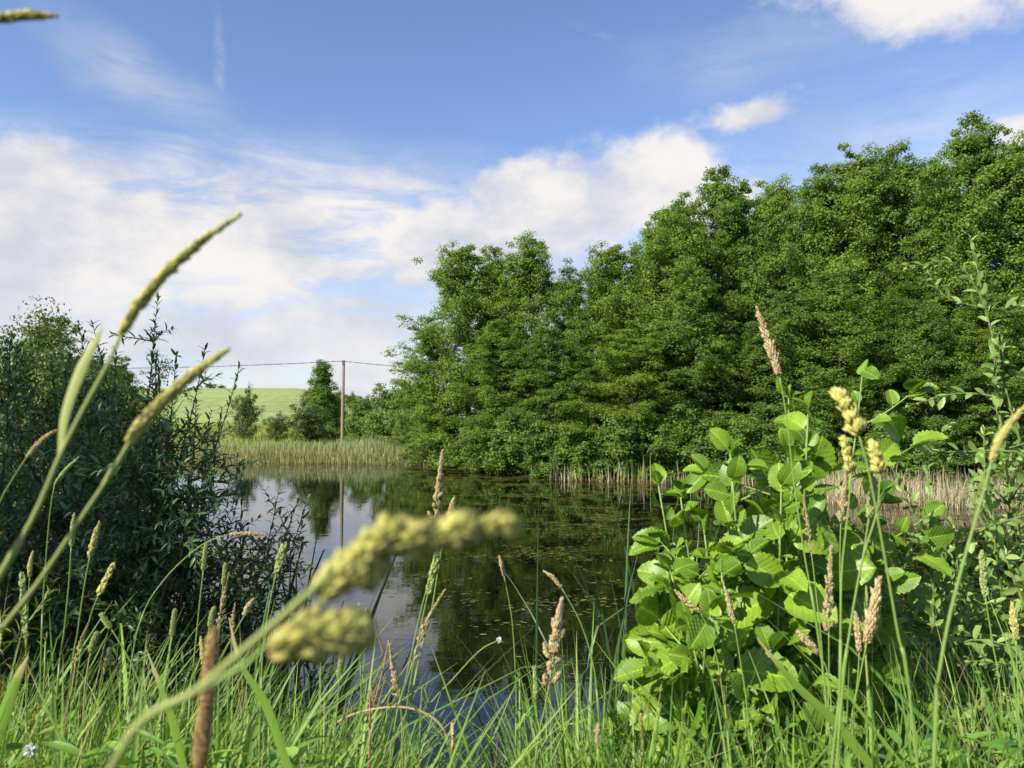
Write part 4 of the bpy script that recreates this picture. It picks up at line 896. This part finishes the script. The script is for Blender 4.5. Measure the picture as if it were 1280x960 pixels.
# big out-of-focus cocksfoot in front
def cocksfoot():
    Y = .285; px1 = Y/FPX
    root = P3(110, 1000, Y); gb = gh(root[0]-.06, root[1]+.02); org = np.array([root[0]-.06, root[1]+.02, gb])
    o = thing('grass_stalk', 'very large blurred cocksfoot head bending right across the pond in front', 'grass stalk', tuple(org), 'grass stalks with seed heads')
    S = spline([org, org+[.01, 0, .5], root-[.02, 0, .12], P3(140, 962, Y), P3(250, 860, Y), P3(330, 790, Y), P3(400, 728, Y), P3(440, 695, Y), P3(520, 672, Y), P3(600, 660, Y), P3(640, 660, Y)], 60)
    b = Buf(); b.add(*tube(S, np.linspace(.0019, .0007, 60), 8), rnd=.5); link('stem', b.mesh('stem', M_STEMP, org), o)
    def clump(pts, hw, dy, n):
        b = Buf(); H = spline([P3(x_, y_, Y+dy) for x_, y_ in pts], 20)
        for i_ in range(n):
            u = (i_+.3)/n; c = H[int(u*19)]; tt = unit(H[min(19, int(u*19)+2)] - H[max(0, int(u*19)-2)])
            A = unit(np.cross(tt, np.array([.1, .97, .2]))); ph = i_*2.4; rad = math.cos(ph)*A + math.sin(ph)*np.cross(tt, A)
            w = hw*px1*(math.sin(PI*(.15+.75*u))**.5)
            Q = shoot_pts(c, c + tt*w*1.1 + rad*w*.62 + np.array([.1*w, 0, .1*w]), 6, .05, .02)
            head_spikelets(b, Q, w*.22, 22, w*1.8, .30, .13, p_spindle, jit=.22)
        link('seed_head', b.mesh('seed_head', M_HDACT, org), o)
        b = Buf(); 
        for i_ in range(int(n*.3)):
            u = R.random(); c = H[int(u*19)] + R.normal(size=3)*hw*px1*.3
            d = np.array([.8, 0, -.3])+R.normal(size=3)*.4; leaves(b, c[None], d[None], R.normal(size=(1, 3)), np.array([hw*px1*.8]), np.array([hw*px1*.22]), *SPIK)
        link('florets', b.mesh('florets', M_PINK, org), o)
    clump([(338, 815), (372, 800), (415, 794), (448, 792)], 21, -.004, 44)
    clump([(395, 745), (420, 725), (445, 712), (460, 702)], 21, .004, 40)
    clump([(440, 705), (470, 680), (510, 672), (530, 672)], 19, 0, 40)
    clump([(525, 682), (560, 668), (580, 664)], 17, 0, 32)
    clump([(585, 664), (620, 655), (640, 664)], 12, 0, 26)
    Q = spline([P3(250, 862, Y), P3(300, 835, Y), P3(335, 805, Y)], 12); b = Buf(); b.add(*tube(Q, np.linspace(.0014, .0008, 12), 6), rnd=.6); link('branch', b.mesh('branch', M_STEM, org), o)
cocksfoot()

# ------------------------------------------------------------------ single stems, herbs and flowers
def bare(label, pts, Y, r, mat, cat='stem', name='dead_stem_stalk'):
    P = [P3(a, b_, Y) for a, b_ in pts]; e = P[-1]; g0 = gh(e[0], e[1])
    if e[2]-g0 > .05: P.append(np.array([e[0], e[1]+.03, g0-.02]))
    org = P[-1]; S = spline(P[::-1], 24); o = thing(name, label, cat, tuple(org)); b = Buf(); b.add(*tube(S, np.linspace(r*1.2, r*.6, 24), 6), rnd=.5)
    link('stem', b.mesh('stem', mat, org), o); return o, S, org
o, S, org = bare('reddish bare dock stem before the blue water', [(486, 800), (478, 840), (468, 880), (462, 920)], 1.6, .0022, M_STEMR, name='dock_stem')
b = Buf(); b.add(*tube(spline([P3(469, 778, 1.6), P3(474, 800, 1.6), P3(480, 820, 1.6)], 8), .0014, 5), rnd=.4); link('branch', b.mesh('branch', M_STEMR, org), o)
bare('brown stem arching over the grass at the bottom centre', [(412, 908), (450, 890), (505, 884), (545, 900), (562, 930), (566, 960)], 1.5, .0028, M_STEMT, name='arching_stem')
bare('dark green stem arching low at the lower right', [(1140, 940), (1100, 942), (1060, 952), (1030, 970)], 1.5, .0032, M_CAT, name='arching_stem')
def flower(label, px, py, Y, stem, r, name='white_flower'):
    P = [P3(px, py, Y)] + [P3(a, b_, Y) for a, b_ in stem]; e = P[-1]; g0 = gh(e[0], e[1]); P.append(np.array([e[0], e[1], g0-.02])); org = P[-1]
    o = thing(name, label, 'flower', tuple(org)); b = Buf(); b.add(*tube(spline(P[::-1], 20), np.linspace(.0016, .001, 20), 5), rnd=.5); link('stem', b.mesh('stem', M_STEM, org), o)
    b = Buf(); n = 46; d = unit(R.normal(size=(n, 3))); leaves(b, P[0]+d*r*.35, d, R.normal(size=(n, 3)), np.full(n, r*.8), np.full(n, r*.42), *OVAL); link('petals', b.mesh('petals', M_WHITE, org), o)
flower('tiny white flower on a curved stem over the dark reflection', 624, 800, 1.6, [(600, 813), (565, 850), (538, 880), (525, 915)], .006)
flower('fluffy white clover head in the lower left corner', 38, 938, 1.25, [(40, 960), (42, 1000)], .010)
def herb(label, px, pt, pb_, Y, mat, L0=.04, asp=.34, nside=4, templ=LANCE, group='leafy herbs in the near grass'):
    tp = P3(px, pt, Y); x, y = tp[0]+R.normal()*.02, Y; z = gh(x, y); o = thing('leafy_herb', label, 'herb', (x, y, z), group); sb = Buf(); lb = Buf()
    P = shoot_pts((x, y, z-.02), tp, 14, .02, .02); sb.add(*tube(P, np.linspace(.004, .0014, 14), 6), rnd=.5)
    leaf_up_shoot(lb, P, .012, L0, asp, templ, .35, ang=.8, taper=.55)
    for k in range(nside*2):
        u = R.uniform(.5, .93); c = P[int(u*13)]; a = R.random()*6.28; d = unit(np.array([math.cos(a)*.7, math.sin(a)*.7, .9])); l = R.uniform(.05, .15)
        Q = shoot_pts(c, c+d*l, 6, .03, .03); sb.add(*tube(Q, [.0018]*5+[.001], 4), rnd=.5); leaf_up_shoot(lb, Q, .010, L0*.8, asp, templ, .15)
    link('foliage', lb.mesh('foliage', mat, (x, y, z)), o); link('stem', sb.mesh('stem', M_STEM, (x, y, z)), o)
herb('slender bright herb standing before the blue water, centre', 456, 768, 960, 1.7, M_HERB, .03)
herb('upright bright herb left of the feathery brown head, bottom', 655, 878, 960, 1.6, M_HERB, .036)
herb('dense herb left of the centre at the bottom edge', 412, 880, 960, 1.6, M_HERB, .036)
herb('second herb beside the dense one, nearer the arching brown stem', 385, 905, 960, 1.5, M_HERB, .034)
herb('yellowish narrow leaved herb drooping over the left grass', 52, 800, 960, 1.7, M_GOLD, .05, .16)
herb('smaller yellowish herb between the left stalks', 104, 868, 960, 1.8, M_GOLD, .045, .16)
herb('golden flowering herb under the lower blurred cluster', 338, 915, 960, 1.5, M_GOLD, .03, .2)
herb('pale herb in the grass below the young alder', 945, 905, 960, 1.5, M_HERB, .045, .45)
herb('broad leaved herb at the bottom, left of the young alder foot', 835, 918, 960, 1.6, M_HERB, .05, .5, templ=OVAL)
herb('yellow green herb in the right grass before the goat willow', 1150, 885, 960, 1.6, M_HERB, .06, .5, templ=OVAL)
herb('herb in the lower right corner with narrow leaves', 1262, 868, 960, 1.7, M_HERB, .045, .3)
herb('yellow green weed by the left edge above the grass', 6, 660, 960, 1.5, M_GOLD, .06, .14)
herb('leafy herb low in the left grass near the white clover', 75, 915, 960, 1.4, M_HERB, .05, .4)
herb('leafy herb in the left grass under the bent timothy stem', 165, 905, 960, 1.5, M_HERB, .045, .32)
# broad blades with a look of their own
def broad(label, pts, Y, mat=M_GRASS):
    P = [P3(a, b_, Y) for a, b_, _ in pts]; e = P[-1]; g0 = gh(e[0], e[1]); P.append(P[-1]+(P[-1]-P[-2])*1.2); ws = np.array([w_ for *_, w_ in pts]+[pts[-1][2]])*Y/FPX*.5
    org = P[-1]; Q = spline(P, 26); wv = np.interp(np.linspace(0, 1, 26), np.linspace(0, 1, len(ws)), ws)
    T = unit(np.gradient(Q, axis=0)); S_ = unit(np.cross(T, np.array([.2, 1, .3]))); N_ = np.cross(S_, T)
    V = np.stack([Q-S_*wv[:, None]+N_*wv[:, None]*.3, Q-N_*wv[:, None]*.15, Q+S_*wv[:, None]+N_*wv[:, None]*.3], 1).reshape(-1, 3)
    F = [(a_*3+c_, a_*3+c_+1, a_*3+c_+4, a_*3+c_+3) for a_ in range(25) for c_ in range(2)]
    b = Buf(); b.add(V, [F], rnd=.6, hgt=np.repeat(np.linspace(1.2, .4, 26), 3)); o = link('broad_grass_blade', b.mesh('broad_grass_blade', mat, org), loc=org)
    o['label'] = label; o['category'] = 'grass blade'
broad('broad grass blade with a withered tan tip crossing the foot of the young alder', [(946, 797, 1), (968, 825, 5), (1000, 862, 10), (1045, 905, 13), (1090, 960, 12)], 1.3)
broad('long green blade crossing the stems right of the brown dried head', [(286, 772, 1), (300, 830, 8), (330, 880, 14), (352, 940, 12)], 1.2)
broad('wide green blade bending at the far left of the grass', [(35, 820, 2), (20, 850, 12), (5, 890, 18), (-20, 960, 18)], 1.2)
broad('blade pointing up before the willow shade, lower left', [(183, 812, 1), (200, 860, 8), (215, 905, 13), (228, 960, 12)], 1.2)
